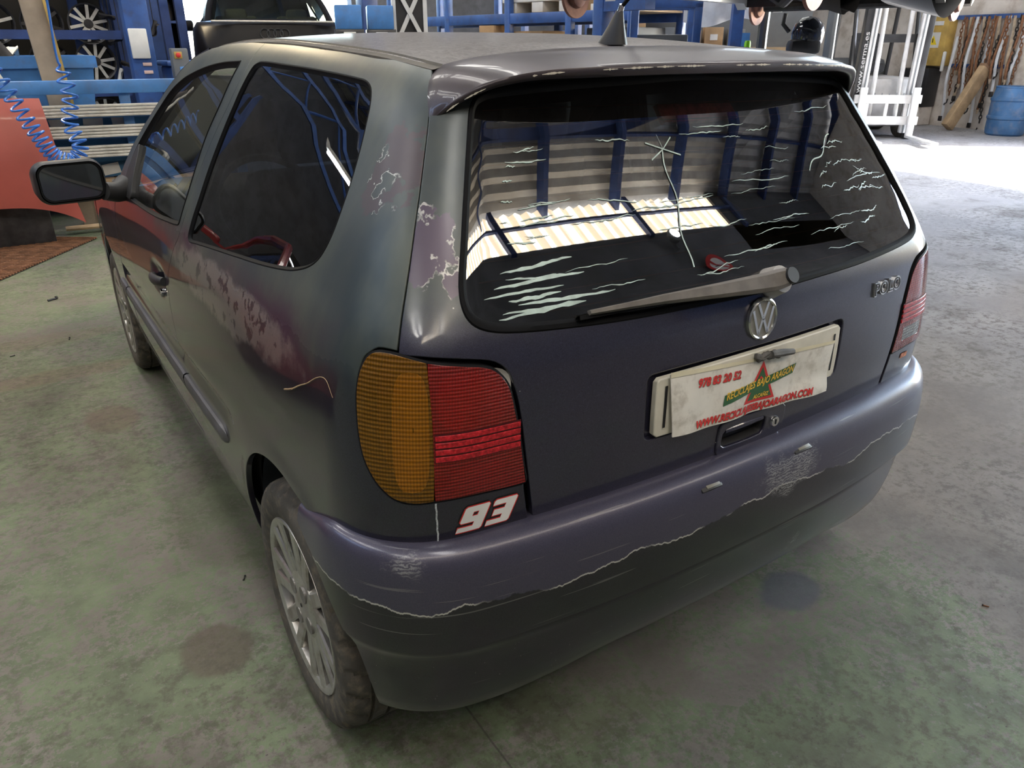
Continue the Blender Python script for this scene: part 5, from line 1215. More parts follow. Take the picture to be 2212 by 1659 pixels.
def clutter():
    s = thing('dark_shelving', 'dark shelving crammed with parts left of the bright opening', 'shelving', (1.05, 11.3, 0), math.radians(-6))
    G().box((0, .2, 1.5), (.62, .03, 3.0)).build('back', M['dark'], s)
    for x in (-.3, .3): G().box((x, 0, 1.5), (.05, .4, 3.0)).build('side', E_['navy'], s)
    for z in (1.0, 1.35, 1.7, 2.05): G().box((0, 0, z), (.6, .4, .03)).build('shelf', E_['navy'], s)
    R = random.Random(31)
    for j, (x, z, w, h, m) in enumerate(((-.18, 1.365, .16, .20, 'darkjunk'), (.08, 1.365, .2, .14, 'white'), (-.1, 1.715, .3, .16, 'rust'), (.18, 1.715, .12, .24, 'darkjunk'), (-.12, 1.015, .26, .22, 'card'))):
        o = thing('stored_part', ['dark casting', 'white plastic housing', 'rusty drum', 'tall black canister', 'brown carton'][j]+' on the dark shelving by the opening', 'spare part', (1.05+x, 11.3, z)); G().lathe([(0, h), (w*.35, h), (w*.5, h*.8), (w*.5, h*.15), (w*.4, 0), (0, 0)], (0, 0, 0), 'z', 14).build('body', E_[m], o); G().tube([(0, 0, h), (w*.3, 0, h+.04)], .012, 6).build('spout', E_['darkjunk'], o)
    for j, (x, y, rz) in enumerate(((-1.06, 4.36, 30), (-1.04, 3.555, 80), (-1.30, 3.44, 10), (-.822, 1.09, 60), (.82, -.135, 120))):
        o = thing('floor_debris', ['black bolt lying on the floor below the mirror', 'small dark chip on the green floor', 'black crumb at the left edge of the floor', 'tiny black screw beside the rear wheel', 'brown chip on the grey floor at right'][j], 'debris', (x, y, 0), math.radians(rz)); L = (.05, .022, .018, .016, .014)[j]
        G().tube([(-L/2, 0, L*.14), (L/2, 0, L*.14)], L*.13, 8).build('shank', E_['darkjunk'] if j < 4 else E_['rust'], o); G().tube([(L/2, 0, L*.2), (L/2+L*.2, 0, L*.2)], L*.2, 6).build('head', E_['darkjunk'], o)
clutter()

def rounded(w, d, n=28, p=3.2):
    return [(w*math.copysign(abs(math.cos(a))**(2/p), math.cos(a)), d*math.copysign(abs(math.sin(a))**(2/p), math.sin(a))) for a in np.linspace(0, 2*math.pi, n, endpoint=False)]

def saloon():
    t = thing('saloon_car', 'black saloon with four-ring badge raised on a lift behind the hatchback', 'car', (1.72, 8.3, .64), math.radians(-14))
    # body: stations along y, each a half section mirrored; the tail faces the camera
    S = [(0, .70, .66, .70), (.06, .80, .95, .98), (.25, .86, 1.0, 1.03), (.75, .88, 1.0, 1.05), (1.6, .89, .98, 1.03), (2.6, .89, .96, 1.0), (3.6, .87, .90, .93), (4.3, .80, .72, .74)]
    rows = []
    for y, w, zs, zt in S:
        rows.append([(sx*x, y, z) for sx, L in ((-1, 1), ) for x, z in ((w*.85, .22), (w, .40), (w*1.01, .62), (w*.985, zs*.93), (w*.93, zs), (w*.5, zt), (0, zt+.005))] + [(x, y, z) for x, z in ((w*.5, zt), (w*.93, zs), (w*.985, zs*.93), (w*1.01, .62), (w, .40), (w*.85, .22))])
    g = G().grid(rows); g.F.append(tuple(range(13))); g.build('body', E_['blackcar'], t, ang=60)
    gh = [(.55, 1.02, .70, 1), (.80, 1.16, .665, 1), (1.15, 1.36, .60, 1), (1.45, 1.435, .56, 1), (2.0, 1.45, .56, 1), (2.45, 1.40, .565, 1), (3.2, 1.0, .70, 1)]
    # roof skin and pillars
    rr = [[(w*f, y, z+.012*(1-f*f)) for f in np.linspace(-1, 1, 15)] for y, z, w, _ in gh[2:6]]; g = G().grid(rr); g.grid([[(p[0], p[1], p[2]-.02) for p in r] for r in rr]); g.build('roof', E_['blackcar'], t)
    for sx in (-1, 1):
        for a, b in ((gh[0], gh[2]), (gh[5], gh[6])):
            g = G(); n = 6; P = []
            for k in range(n+1):
                f = k/n; y = a[0]+(b[0]-a[0])*f; z = a[1]+(b[1]-a[1])*f; w = a[2]+(b[2]-a[2])*f+.02*math.sin(f*3.1); P.append([(sx*(w+.05), y+.12, z-.05), (sx*(w+.012), y+.02, z), (sx*(w-.03), y, z+.012), (sx*(w-.06), y+.02, z-.01), (sx*(w-.02), y+.10, z-.05)])
            g.grid(P, close_u=True); g.build('pillar', E_['blackcar'], t)
        G().grid([[(sx*(w+.005), y, z-.02) for y, z, w, _ in gh[1:6]], [(sx*.80, y, .99) for y, z, w, _ in gh[1:6]]]).build('side_glass', M['sideglass'], t)
        m = G().box((sx*1.0, 2.7, 1.02), (.20, .10, .14), None, .03); m.build('wing_mirror', E_['blackcar'], t)
    G().grid([[(w*.93*f, y+.03*(f*f)-.03, z+.01*(1-f*f)) for f in np.linspace(-1, 1, 13)] for y, z, w, _ in gh[:3]]).build('rear_window', glassy('green_tint_glass', (.62, .72, .58), (.1, .1, .1), .02), t)
    G().grid([[(w*.93*f, y+.10*(1-f*f), z+.01*(1-f*f)) for f in np.linspace(-1, 1, 13)] for y, z, w, _ in gh[5:7]]).build('windscreen', M['clear'], t)
    bd = None
    for k in range(4):
        o = G().tube([(-.105+.07*k+.05*math.cos(a), -.012+.03, .885+.05*math.sin(a)+.0) for a in np.linspace(0, 2*math.pi, 28, endpoint=False)], .006, 6, True).build('badge_ring', plain('dull_badge_chrome', (.14, .14, .14), .3, .8), t)
    G().box((0, .012, .70), (.54, .02, .12), None, .005).build('number_plate', E_['white'], t); G().box((0, .02, 1.005), (1.30, .05, .02), None, .008).build('lid_edge', E_['alu'], t)
    for sx in (-1, 1): G().box((sx*.36, 1.25, 1.08), (.26, .10, .20), None, .05).build('headrest', M['cabin'], t); G().box((sx*.36, 1.28, .85), (.50, .14, .50), None, .05).build('seat', M['cabin'], t)
    for y in (.85, 3.45):
        for sx in (-1, 1): G().lathe([(.17, -.08), (.22, -.10), (.29, -.09), (.31, -.04), (.31, .04), (.29, .09), (.22, .10), (.17, .08), (.0, .05)], (sx*.76, y, .31), 'x', 32).build('wheel', M['tyre'], t)
    for j, (x, y) in enumerate(((-.95, 1.6), (.95, 1.6))):
        o = thing('lift_tower', ['left', 'right'][j]+' navy column carrying the black saloon', 'lift', (2.12+x*1.32, 9.85-x*.32, 0)); G().box((0, 0, 1.9), (.22, .22, 3.8), None, .01).build('column', E_['navy'], o); G().box((-x*.45, 0, .78), (.8, .12, .10)).build('arm', E_['navy'], o); G().box((0, 0, .04), (.5, .5, .08)).build('base_plate', E_['navy'], o)
saloon()

def shelving():
    # the long blue racking runs away from the camera on the right of the saloon
    P2 = Vector((4.11, 5.12, 0)); P1 = Vector((3.76, 6.76, 0)); e = (P1-P2).normalized(); nrm = Vector((-e.y, e.x, 0))
    def pt(k, back=0, z=0): p = P2+e*k-nrm*back; return Vector((p.x, p.y, z))
    rz = math.degrees(math.atan2(e.y, e.x))
    t = thing('pallet_racking', 'long blue pallet racking across the back of the hall', 'racking', pt(0)); 
    def loc(v): return v-pt(0)
    for k in (0, .78, 1.64, 2.62, 3.7):
        for b in (0, .8): G().box(loc(pt(k, b, 1.3)), (.075, .07, 2.6), RZ(rz), .004).build('upright', E_['blue'], t)
    for z in (1.66, 2.25, .7):
        for b in (0, .8): G().box(loc(pt(1.85, b, z)), (3.76, .05, .10), RZ(rz), .004).build('beam', E_['blue'], t)
    G().box(loc(pt(1.85, .4, 1.70)), (3.76, .8, .02), RZ(rz)).build('deck', E_['wood'], t); G().box(loc(pt(1.85, .4, .76)), (3.76, .8, .02), RZ(rz)).build('deck', E_['wood'], t)
    def crate(k, b, z, s, m, lb, nm='crate', cat='crate', grp=None):
        o = thing(nm, lb, cat, pt(k, b, z), math.radians(rz), grp); return o
    def pbox(k, b, z, s, mat, lb):
        o = thing('cardboard_box', lb, 'box', pt(k, b, z), math.radians(rz+3), 'boxes on the blue racking'); G().box((0, 0, s[2]/2), s, None, .004).build('carton', E_['card'], o); G().box((0, 0, s[2]+.001), (s[0], .06, .003)).build('tape', E_['strap'], o); G().box((0, -s[1]/2-.001, s[2]*.5), (.08, .003, .06)).build('label', E_['white'], o); return o
    for j, (k, z) in enumerate(((1.28, 1.715), (1.28, 1.86))):   # white plastic pallets
        o = crate(k, .35, z, None, None, ['lower', 'upper'][j]+' white plastic pallet stacked on the blue racking', 'plastic_pallet', 'pallet', 'white plastic pallets')
        for x in (-.38, 0, .38): G().box((x, 0, .05), (.16, .60, .10), None, .008).build('foot', E_['white'], o)
        G().box((0, 0, .12), (1.0, .62, .04), None, .006).build('deck', E_['white'], o); G().box((0, -.30, .10), (1.0, .02, .03)).build('edge_rail', E_['white'], o)
    pbox(.62, .35, 1.71, (.22, .4, .30), 'card', 'brown carton beside the white pallets on the racking'); pbox(.40, .35, 1.71, (.16, .4, .34), 'card', 'dark narrow carton right of the brown carton')
    pbox(1.5, .3, 1.32, (.55, .5, .22), 'card', 'wide brown carton below the white pallets'); pbox(1.95, .1, 1.40, (.22, .30, .20), 'card', 'tilted orange carton above the white sack'); 
    o = thing('white_sack', 'white sack beside the brown cartons on the racking', 'sack', pt(2.02, .0, 1.18), 0); g = G(); g.grid([[(.12*math.cos(a)*s_*(1+.1*math.sin(3*a)), .10*math.sin(a)*s_, h) for a in np.linspace(0, 2*math.pi, 16, endpoint=False)] for h, s_ in ((0, .6), (.06, 1), (.18, .95), (.26, .6), (.30, .3), (.34, .45))], close_u=True); g.build('bag', E_['cloth'], o); G().tube([(.04*math.cos(a), .035*math.sin(a), .30) for a in np.linspace(0, 6.28, 12)], .006, 6).build('tie', E_['strap'], o)
    o = thing('shelf_board', 'low blue shelf under the cartons on the racking', 'shelf', pt(1.6, .3, 1.15), math.radians(rz)); G().box((0, 0, 0), (1.6, .7, .04)).build('board', E_['wood'], o); G().box((0, -.35, -.02), (1.6, .04, .08)).build('edge', E_['blue'], o); 
    for k in (-.7, .7): G().box((k, 0, -.58), (.05, .6, 1.14)).build('leg', E_['blue'], o)
    o = thing('grey_cabinet', 'grey steel cabinet below the racking beam', 'cabinet', pt(.42, .45, 0), math.radians(rz)); G().box((0, 0, .78), (.62, .5, 1.56), None, .01).build('body', E_['greybox'], o); G().box((.1, -.26, .9), (.012, .012, .2)).build('handle', E_['alu'], o)
    for x in (-.155, .155): G().box((x, -.252, .78), (.30, .01, 1.5), None, .004).build('door', E_['greybox'], o)
    for j, (k, c) in enumerate(((.36, 'white'), (.22, 'card'), (.10, 'white'), (.5, 'white'))):
        o = thing('parts_tray', ['pale parts tray', 'buff parts tray', 'white parts tray', 'long white tray'][j]+' on the racking near the aerial', 'tray', pt(k, .2, 1.71), math.radians(rz), 'parts trays'); G().box((0, 0, .03), (.13, .3, .06), None, .005).build('tray', E_[c], o); G().box((0, -.152, .035), (.05, .004, .03)).build('tag', E_['white'], o)
    # rear frames beyond the racking
    for j, k in enumerate((2.0, 3.2)):
        o = thing('end_frame', ['near', 'far'][j]+' navy frame standing behind the racking', 'frame', pt(k, 2.4, 0), math.radians(rz))
        for x in (-.5, .5): G().box((x, 0, 1.4), (.08, .08, 2.8)).build('post', E_['navy'], o)
        for z in (1.55, 2.1): G().box((0, 0, z), (1.0, .06, .09)).build('rail', E_['navy'], o)
    # small drawer towers with pale label tags, left of the racking
    for j, x in enumerate((0, .33)):
        o = thing('drawer_tower', ['left', 'right'][j]+' black drawer tower with pale handles beside the saloon', 'drawers', (2.08+x, 7.05-.12*x, 1.10), math.radians(-20), 'drawer towers')
        G().box((0, .15, .22), (.29, .3, .46), None, .005).build('carcase', E_['blackp'], o)
        for k in range(4): d = G().box((0, -.008, .05+.115*k), (.275, .02, .105), None, .005).build('drawer', E_['blackp'] if (j or k > 1) else E_['white'], o); G().box((0, -.022, .065+.115*k), (.12, .012, .03), None, .004).build('pull', E_['white'], d)
        G().box((0, .15, -.55), (.29, .3, 1.10)).build('base', E_['greybox'], o)
        G().box((0, .15, .56), (.26, .26, .22), None, .01).build('top_bin', E_['bluel'], o)
    o = thing('glass_cabinet', 'pale glass-fronted cabinet right of the drawer towers', 'cabinet', (2.62, 7.38, 0), math.radians(-20)); G().box((0, .15, .8), (.30, .3, 1.6)).build('body', E_['white'], o); G().box((0, -.01, 1.2), (.26, .01, .7)).build('pane', plain('pale_green_pane', (.35, .45, .45), .15, 0, .2, 12), o); G().box((-.1, -.02, 1.2), (.01, .01, .7)).build('bar', E_['alu'], o)
    o = thing('crossed_hoist', 'white scissor lattice with black cross arms beside the racking', 'hoist', (2.72, 6.98, 0), math.radians(-20))
    for s in (-1, 1): G().box((0, .01*s, 1.7), (.04, .02, .62), RY(28*s)).build('cross_arm', E_['white'], o)
    for x in (-.16, .16): G().box((x, .03, 1.3), (.04, .04, 2.6)).build('upright', E_['white'], o)
    G().box((0, .06, 1.3), (.30, .02, 2.6)).build('back_panel', E_['blackp'], o)
    # work table of blue box section, shelf of cartons behind
    o = thing('blue_table', 'bright blue box-section frame right of the aerial', 'table', (3.57, 4.13, 0), math.radians(-38))
    for x in (-.25, .25):
        for y in (0, .4): G().box((x, y, .85), (.06, .06, 1.70), None, .004).build('leg', E_['blue'], o)
    for y in (0, .4): G().box((0, y, 1.70), (.56, .06, .07), None, .004).build('rail', E_['blue'], o)
    G().box((-.02, .2, .95), (.42, .34, 1.05), None, .01).build('grey_case', E_['greybox'], o)
    o = thing('carton_shelf', 'timber shelf of small cartons by the forklift', 'shelf', (5.85, 5.75, 0), math.radians(-40)); G().box((0, 0, 1.36), (1.9, .4, .04)).build('board', E_['wood'], o); G().box((0, .15, .68), (1.8, .1, 1.36)).build('support', M['dark'], o); G().box((0, .22, 1.9), (2.2, .03, 1.1)).build('back_board', E_['greybox'], o)
    u = Vector((math.cos(math.radians(-40)), math.sin(math.radians(-40)), 0))
    for j, (x, w, h, c) in enumerate(((-.85, .2, .26, 'card'), (-.55, .24, .20, 'greybox'), (-.25, .22, .17, 'card'), (0, .2, .2, 'card'), (.24, .18, .18, 'greybox'), (-.7, .3, .18, 'yellow'))):
        p = Vector((5.85, 5.75, 1.38 if j < 5 else 1.68))+u*x; b = thing('small_carton', ['tall brown carton at the left end', 'grey case second on the timber shelf', 'square brown carton third', 'brown carton near the white cloth', 'grey case at the right end', 'ochre carton stacked on top'][j]+' of the timber shelf' if j in (0, 4) else ['', 'grey case second from left on the timber shelf', 'square brown carton in the middle of the timber shelf', 'brown carton below the white cloth on the timber shelf', '', 'ochre carton stacked on the timber shelf'][j], 'box', p, math.radians(-40), 'cartons by the forklift'); G().box((0, 0, h/2), (w, .28, h), None, .004).build('carton', E_[c], b); G().box((0, -.142, h/2), (w*.4, .003, h*.3)).build('label', E_['white'], b)
    b = thing('hanging_cloth', 'white cloth hanging in front of the cartons', 'cloth', (5.16, 5.0, 1.60), math.radians(-40)); g = G(); g.grid([[(x, .03*math.sin(x*18), .62*v+.04*math.sin(x*9)*(1-v)) for x in np.linspace(-.38, .38, 24)] for v in np.linspace(0, 1, 6)]); g.build('sheet', E_['cloth'], b); G().tube([(-.45, 0, .63), (.45, 0, .63)], .012, 6).build('rail', E_['alu'], b)
    b = thing('blue_post', 'two-tone blue steel post left of the forklift', 'post', (4.87, 4.51, 0), math.radians(-38)); G().box((-.03, 0, 1.4), (.10, .12, 2.8)).build('dark_face', E_['blue'], b); G().box((.055, -.02, .75), (.07, .10, 1.5)).build('light_face', E_['bluel'], b); G().box((.0, -.08, 1.86), (.24, .02, .22), None, .004).build('notice', plain('orange_notice', (.75, .30, .18), .6, 0, .15, 30), b)
    b = thing('spray_can', 'clear bottle with a bright green cap behind the roof', 'bottle', (4.17, 3.79, 1.16)); G().lathe([(0, 0), (.035, 0), (.035, .13), (.02, .17), (.02, .2)], (0, 0, 0), 'z', 16).build('bottle', E_['white'], b); G().lathe([(0, .27), (.02, .268), (.026, .25), (.026, .2)], (0, 0, 0), 'z', 16).build('cap', plain('lime_cap', (.30, .85, .02), .4), b); 
    s = thing('bottle_stand', 'grey drum under the green capped bottle', 'drum', (4.17, 3.79, 0)); G().lathe([(0, 1.16), (.18, 1.16), (.19, 1.14), (.18, .7), (.19, .68), (.18, .35), (.19, .03), (.18, 0)], (0, 0, 0), 'z', 24).build('body', E_['greybox'], s); G().lathe([(.188, .70), (.197, .69), (.188, .68)], (0, 0, 0), 'z', 24).build('hoop', E_['greybox'], s)
shelving()

def forklift():
    rz = 130; t = thing('forklift', 'black and white forklift truck facing right at the back', 'forklift', (10.9, 6.65, 0), math.radians(-40))
    # local: x right along the mast face, -y towards the forks
    for sx in (-1, 1):
        G().box((sx*.46, .10, 1.35), (.10, .16, 2.7), RX(3), .01).build('mast_channel', E_['blackp'], t); G().box((sx*.36, .04, 1.40), (.09, .10, 2.6), RX(3), .008).build('inner_rail', E_['silverp'], t); G().box((sx*.36, -.012, 1.40), (.022, .012, 2.6), RX(3)).build('rail_groove', E_['greybox'], t)
        G().tube([(sx*.2, .08, .25), (sx*.2, .16, 2.3)], .035, 12).build('lift_cylinder', E_['silverp'], t)
        f = G(); f.box((sx*.40, -.12, .42), (.11, .05, .75), None, .008); f.box((sx*.40, -.66, .065), (.11, 1.10, .04), None, .008); f.build('fork', E_['silverp'], t)
    for z in (.30, .62): G().box((0, -.06, z), (1.02, .06, .13), None, .01).build('carriage_bar', E_['silverp'], t)
    for x in (-.3, 0, .3): G().box((x, -.05, .46), (.05, .04, .3)).build('carriage_link', E_['silverp'], t)
    for k in range(9): G().box((-.44+.11*k, -.095, .70), (.012, .012, .03)).build('notch', E_['greybox'], t)
    for z in (2.5, 1.5): G().box((0, .16, z), (.9, .06, .12)).build('cross_member', E_['blackp'], t)
    V2, F_ = text_mesh('www.serma.es', .15, 0, .0015, 1, .001); mt = plain('white_lettering', (.6, .6, .6), .5)
    P = [Vector((-.46-y*.7, -.005+.0, 1.15+x)) for x, y, z in V2]; o = mk('lettering', P, F_, mt, t, smooth=False)
    G().box((0, 1.15, .55), (1.05, 1.7, .75), None, .08).build('body', E_['silverp'], t); G().box((0, 2.0, .75), (1.0, .45, .9), None, .12).build('counterweight', E_['greybox'], t)
    for sx in (-1, 1):
        G().tube([(sx*.48, .40, .9), (sx*.48, .75, 2.1)], .035, 8).build('guard_pillar', E_['blackp'], t); G().tube([(sx*.48, 1.75, .9), (sx*.48, 1.65, 2.1)], .035, 8).build('guard_pillar', E_['blackp'], t); G().tube([(sx*.48, .75, 2.1), (sx*.48, 1.65, 2.1)], .035, 8).build('guard_rail', E_['blackp'], t)
        for y, r in ((.45, .33), (1.8, .26)): G().lathe([(.12, -.11), (r*.9, -.11), (r, -.07), (r, .07), (r*.9, .11), (.12, .11), (0, .08)], (sx*.48, y, r), 'x', 28).build('wheel', M['tyre'], t)
    for k in range(6): G().box((0, .8+.17*k, 2.12), (.96, .03, .03)).build('guard_bar', E_['blackp'], t)
    G().box((0, 1.35, 1.05), (.5, .5, .14), None, .05).build('seat', M['cabin'], t); G().box((0, 1.60, 1.35), (.46, .12, .5), RX(-8), .05).build('backrest', M['cabin'], t)
    g = G(); g.tube([Vector((-.1, .92, 1.28))+RX(60) @ Vector((.17*math.cos(a), .17*math.sin(a), 0)) for a in np.linspace(0, 2*math.pi, 24, endpoint=False)], .014, 6, True); g.build('steering_wheel', M['trim'], t)
    h = thing('lamp_pod', 'black shell work lamp on a stalk left of the forklift mast', 'lamp', (4.88, 3.76, 1.38), math.radians(-35))
    g = G(); g.lathe([(0, .14), (.07, .125), (.12, .08), (.14, .01), (.13, -.06), (.09, -.10), (0, -.11)], (0, 0, .10), 'z', 28); g.build('shell', plain('glossy_black', (.03, .035, .05), .12, .3, .1, 4, coat=1), h); G().box((-.04, -.05, .0), (.26, .18, .12), None, .04).build('visor', E_['blackp'], h); G().tube([(-.16, 0, .12), (-.22, 0, .18), (-.21, 0, .26)], .018, 8).build('stalk', E_['blackp'], h); G().tube([(0, 0, -.10), (0, 0, -1.38)], .03, 10).build('pole', E_['blackp'], h); G().lathe([(0, -1.34), (.22, -1.36), (.22, -1.38)], (0, 0, 0), 'z', 20).build('foot', E_['blackp'], h)
    for j, (x, y, l) in enumerate(((5.25, 4.55, 'left'), (5.80, 4.19, 'right'))):
        o = thing('black_pillar', l+' black guard pillar around the helmet shaped lamp', 'pillar', (x, y, 0)); g = G(); g.tube([(0, 0, 0), (0, 0, 1.25), (.02, .02, 1.5), (.16, .12, 2.3)], .05, 10); g.build('tube', E_['blackp'] if j == 0 else E_['greybox'], o); G().lathe([(.0, .03), (.14, .03), (.15, 0)], (0, 0, 0), 'z', 16).build('foot', E_['blackp'], o)
    o = thing('white_big_bag', 'pale bulk bag behind the guard pillars', 'bag', (11.2, 9.4, 0), math.radians(-40)); g = G(); g.grid([[(.75*x*s_, .55*y*s_, h) for x, y in rounded(1, 1, 32, 4)] for h, s_ in ((0, .85), (.15, 1), (.8, 1.03), (1.5, 1.0), (1.75, .9), (1.85, .6))], close_u=True); g.build('bag', plain('cream_bulk_bag', (.62, .56, .48), .8, 0, .12, 3), o); 
    for sx in (-1, 1): G().tube([(sx*.6, -.4, 1.7), (sx*.62, -.42, 2.0), (sx*.5, -.3, 2.2)], .03, 6).build('loop', E_['cloth'], o)
    o = thing('parts_stack', 'jumbled stack of pale boxes left of the bulk bag', 'stack', (9.6, 8.4, 0), math.radians(-40)); R = random.Random(21)
    for k in range(9): G().box((R.uniform(-.4, .4), R.uniform(-.2, .3), .25+.22*k), (R.uniform(.4, .8), .5, .2), RZ(R.uniform(-8, 8)), .01).build('pale_box', [E_['white'], E_['cloth'], E_['card'], E_['greybox']][k % 4], o)
forklift()

def right_wall_things():
    a = math.radians(-8); ey = Vector((math.sin(-a), math.cos(a), 0)); ex = Vector((math.cos(a), math.sin(a), 0)); o0 = Vector((13.9, 6.6, 0))
    def W(v, z, d=.03): return o0+ey*v-ex*d+Vector((0, 0, z))
    rzz = math.radians(-8)
    t = thing('switch_cabinet', 'ochre electrical cabinet with yellow warning triangle on the right wall', 'cabinet', W(1.12, 1.05, .12), rzz); G().box((0, 0, .42), (.24, .50, .84), None, .015).build('case', E_['yellow'], t); G().box((-.125, 0, .44), (.008, .26, .26)).build('warning_plate', E_['white'], t)
    tr = G(); tr.V = [(-.131, -.09, .36), (-.131, .09, .36), (-.131, 0, .52)]; tr.F = [(0, 1, 2)]; tr.build('warning_triangle', plain('warning_yellow', (.85, .65, .03), .5), t); G().box((-.133, 0, .43), (.004, .016, .07)).build('warning_bolt', M['black'], t); G().box((-.124, 0, .72), (.006, .3, .07)).build('label_strip', E_['white'], t); G().box((-.13, -.30, .08), (.05, .06, .34), None, .02).build('lever', E_['white'], t)
    t = thing('battery_charger', 'black battery charger with red switches below the ochre cabinet', 'charger', W(1.30, .33, .2), rzz); G().box((0, 0, .34), (.36, .64, .68), None, .02).build('case', E_['blackp'], t)
    for r in range(4):
        for c in range(2): G().box((-.184, .04-.09*c, .62-.10*r), (.012, .06, .07), None, .004).build('gauge', E_['white'], t)
    for c in range(2): G().box((-.187, .05-.10*c, .20), (.02, .08, .10), None, .006).build('switch', M['redv'], t)
    G().box((0, 0, -.16), (.3, .6, .32)).build('plinth', E_['wall'], t)
    t = thing('strap_rail', 'blue wall rail carrying straps and chains', 'rail', W(-.2, 1.86), rzz); G().box((0, 0, 0), (.05, 3.2, .07)).build('bar', E_['blue'], t)
    t2 = thing('lower_strap_rail', 'short blue wall rail behind the hanging chains', 'rail', W(.25, 1.06), rzz); G().box((0, 0, 0), (.05, 1.1, .06)).build('bar', E_['blue'], t2)
    R = random.Random(17)
    ORD = ['first', 'second', 'third', 'fourth', 'fifth', 'sixth', 'seventh', 'eighth', 'ninth']
    for k in range(26):
        v = .72-.047*k+R.uniform(-.02, .02); top = 1.86 if k % 4 else 1.55; ln = R.uniform(.8, 1.55); d = R.uniform(.06, .14)
        kind = k % 3
        nm = ['hanging_strap', 'hanging_chain', 'hanging_rope'][kind]; lb = ORD[k//3]+[' webbing strap', ' chain', ' rope'][kind]+' from the ochre cabinet hanging on the right wall'
        o = thing(nm, lb, ['strap', 'chain', 'rope'][kind], W(v, top, d), rzz, nm.replace('_', ' ')+'s on the wall')
        if kind == 0:
            rows = [[(.0+.02*math.sin(h*9), -.028+.03*math.sin(h*4+k), -ln*h) for h in np.linspace(0, 1, 10)], [(.004+.02*math.sin(h*9), .028+.03*math.sin(h*4+k), -ln*h) for h in np.linspace(0, 1, 10)]]; g = G().grid(rows); g.build('webbing', E_['strap'] if k % 2 else E_['cloth'], o); G().box((0, 0, -ln), (.03, .07, .09), None, .01).build('hook', E_['darkjunk'], o)
        elif kind == 1:
            g = G(); n = int(ln/.065)
            for q in range(n): mm = RZ(90*(q % 2)+20) ; g.tube([Vector((0, .02*math.sin(q*.5), -.03-.062*q))+mm @ Vector((.022*math.cos(a_), 0, .042*math.sin(a_))) for a_ in np.linspace(0, 2*math.pi, 8, endpoint=False)], .009, 4, True)
            g.build('links', E_['rust'] if k % 2 else E_['darkjunk'], o); G().tube([(0, 0, -ln), (.03, .03, -ln-.06), (0, .05, -ln-.1), (-.03, .02, -ln-.07)], .012, 6).build('hook', E_['darkjunk'], o)
        else:
            g = G(); g.tube([(.02*math.sin(h*7+k), .04*math.sin(h*5+k), -ln*h) for h in np.linspace(0, 1, 14)], .022, 7); g.build('rope', [E_['darkjunk'], E_['wood'], E_['rust']][k % 3], o); G().tube([(.02*math.sin(7+k), .04*math.sin(5+k), -ln), (.02*math.sin(7+k), .04*math.sin(5+k), -ln-.08)], [.03, .012], 8).build('whipped_end', E_['strap'], o)
    o = thing('timber_baulk', 'rough timber baulk leaning on the right wall', 'plank'); p0, p1 = W(.10, 0, .75), W(.05, 1.0, .12); d = (p1-p0).normalized(); x = d.cross(Vector((0, 0, 1))).normalized(); y = x.cross(d); m = frame(x, y, d, (p0+p1)/2+Vector((0, 0, .06)))
    b = G().box((0, 0, 0), (.13, .22, (p1-p0).length), None, .02).build('plank', E_['wood'], o); b.data.transform(m); b = G().box((0, 0, (p1-p0).length/2-.03), (.135, .226, .07), None, .02).build('painted_end', plain('brown_end_grain', (.25, .15, .09), .8), o); b.data.transform(m)
    o = thing('plastic_drum', 'blue plastic drum standing by the right wall', 'drum', W(-.80, 0, .50)); G().lathe([(0, 0), (.26, 0), (.29, .03), (.30, .10), (.30, .25), (.315, .27), (.315, .30), (.30, .32), (.30, .54), (.315, .56), (.315, .59), (.29, .62), (.27, .76), (.26, .78), (.255, .73), (0, .72)], (0, 0, 0), 'z', 40).build('body', E_['barrel'], o); G().tube([(.265*math.cos(a_), .265*math.sin(a_), .765) for a_ in np.linspace(0, 2*math.pi, 32, endpoint=False)], .015, 8, True).build('rim', E_['barrel'], o); G().lathe([(0, .76), (.05, .76), (.05, .72)], (.1, 0, 0), 'z', 16).build('bung', E_['blackp'], o)
right_wall_things()

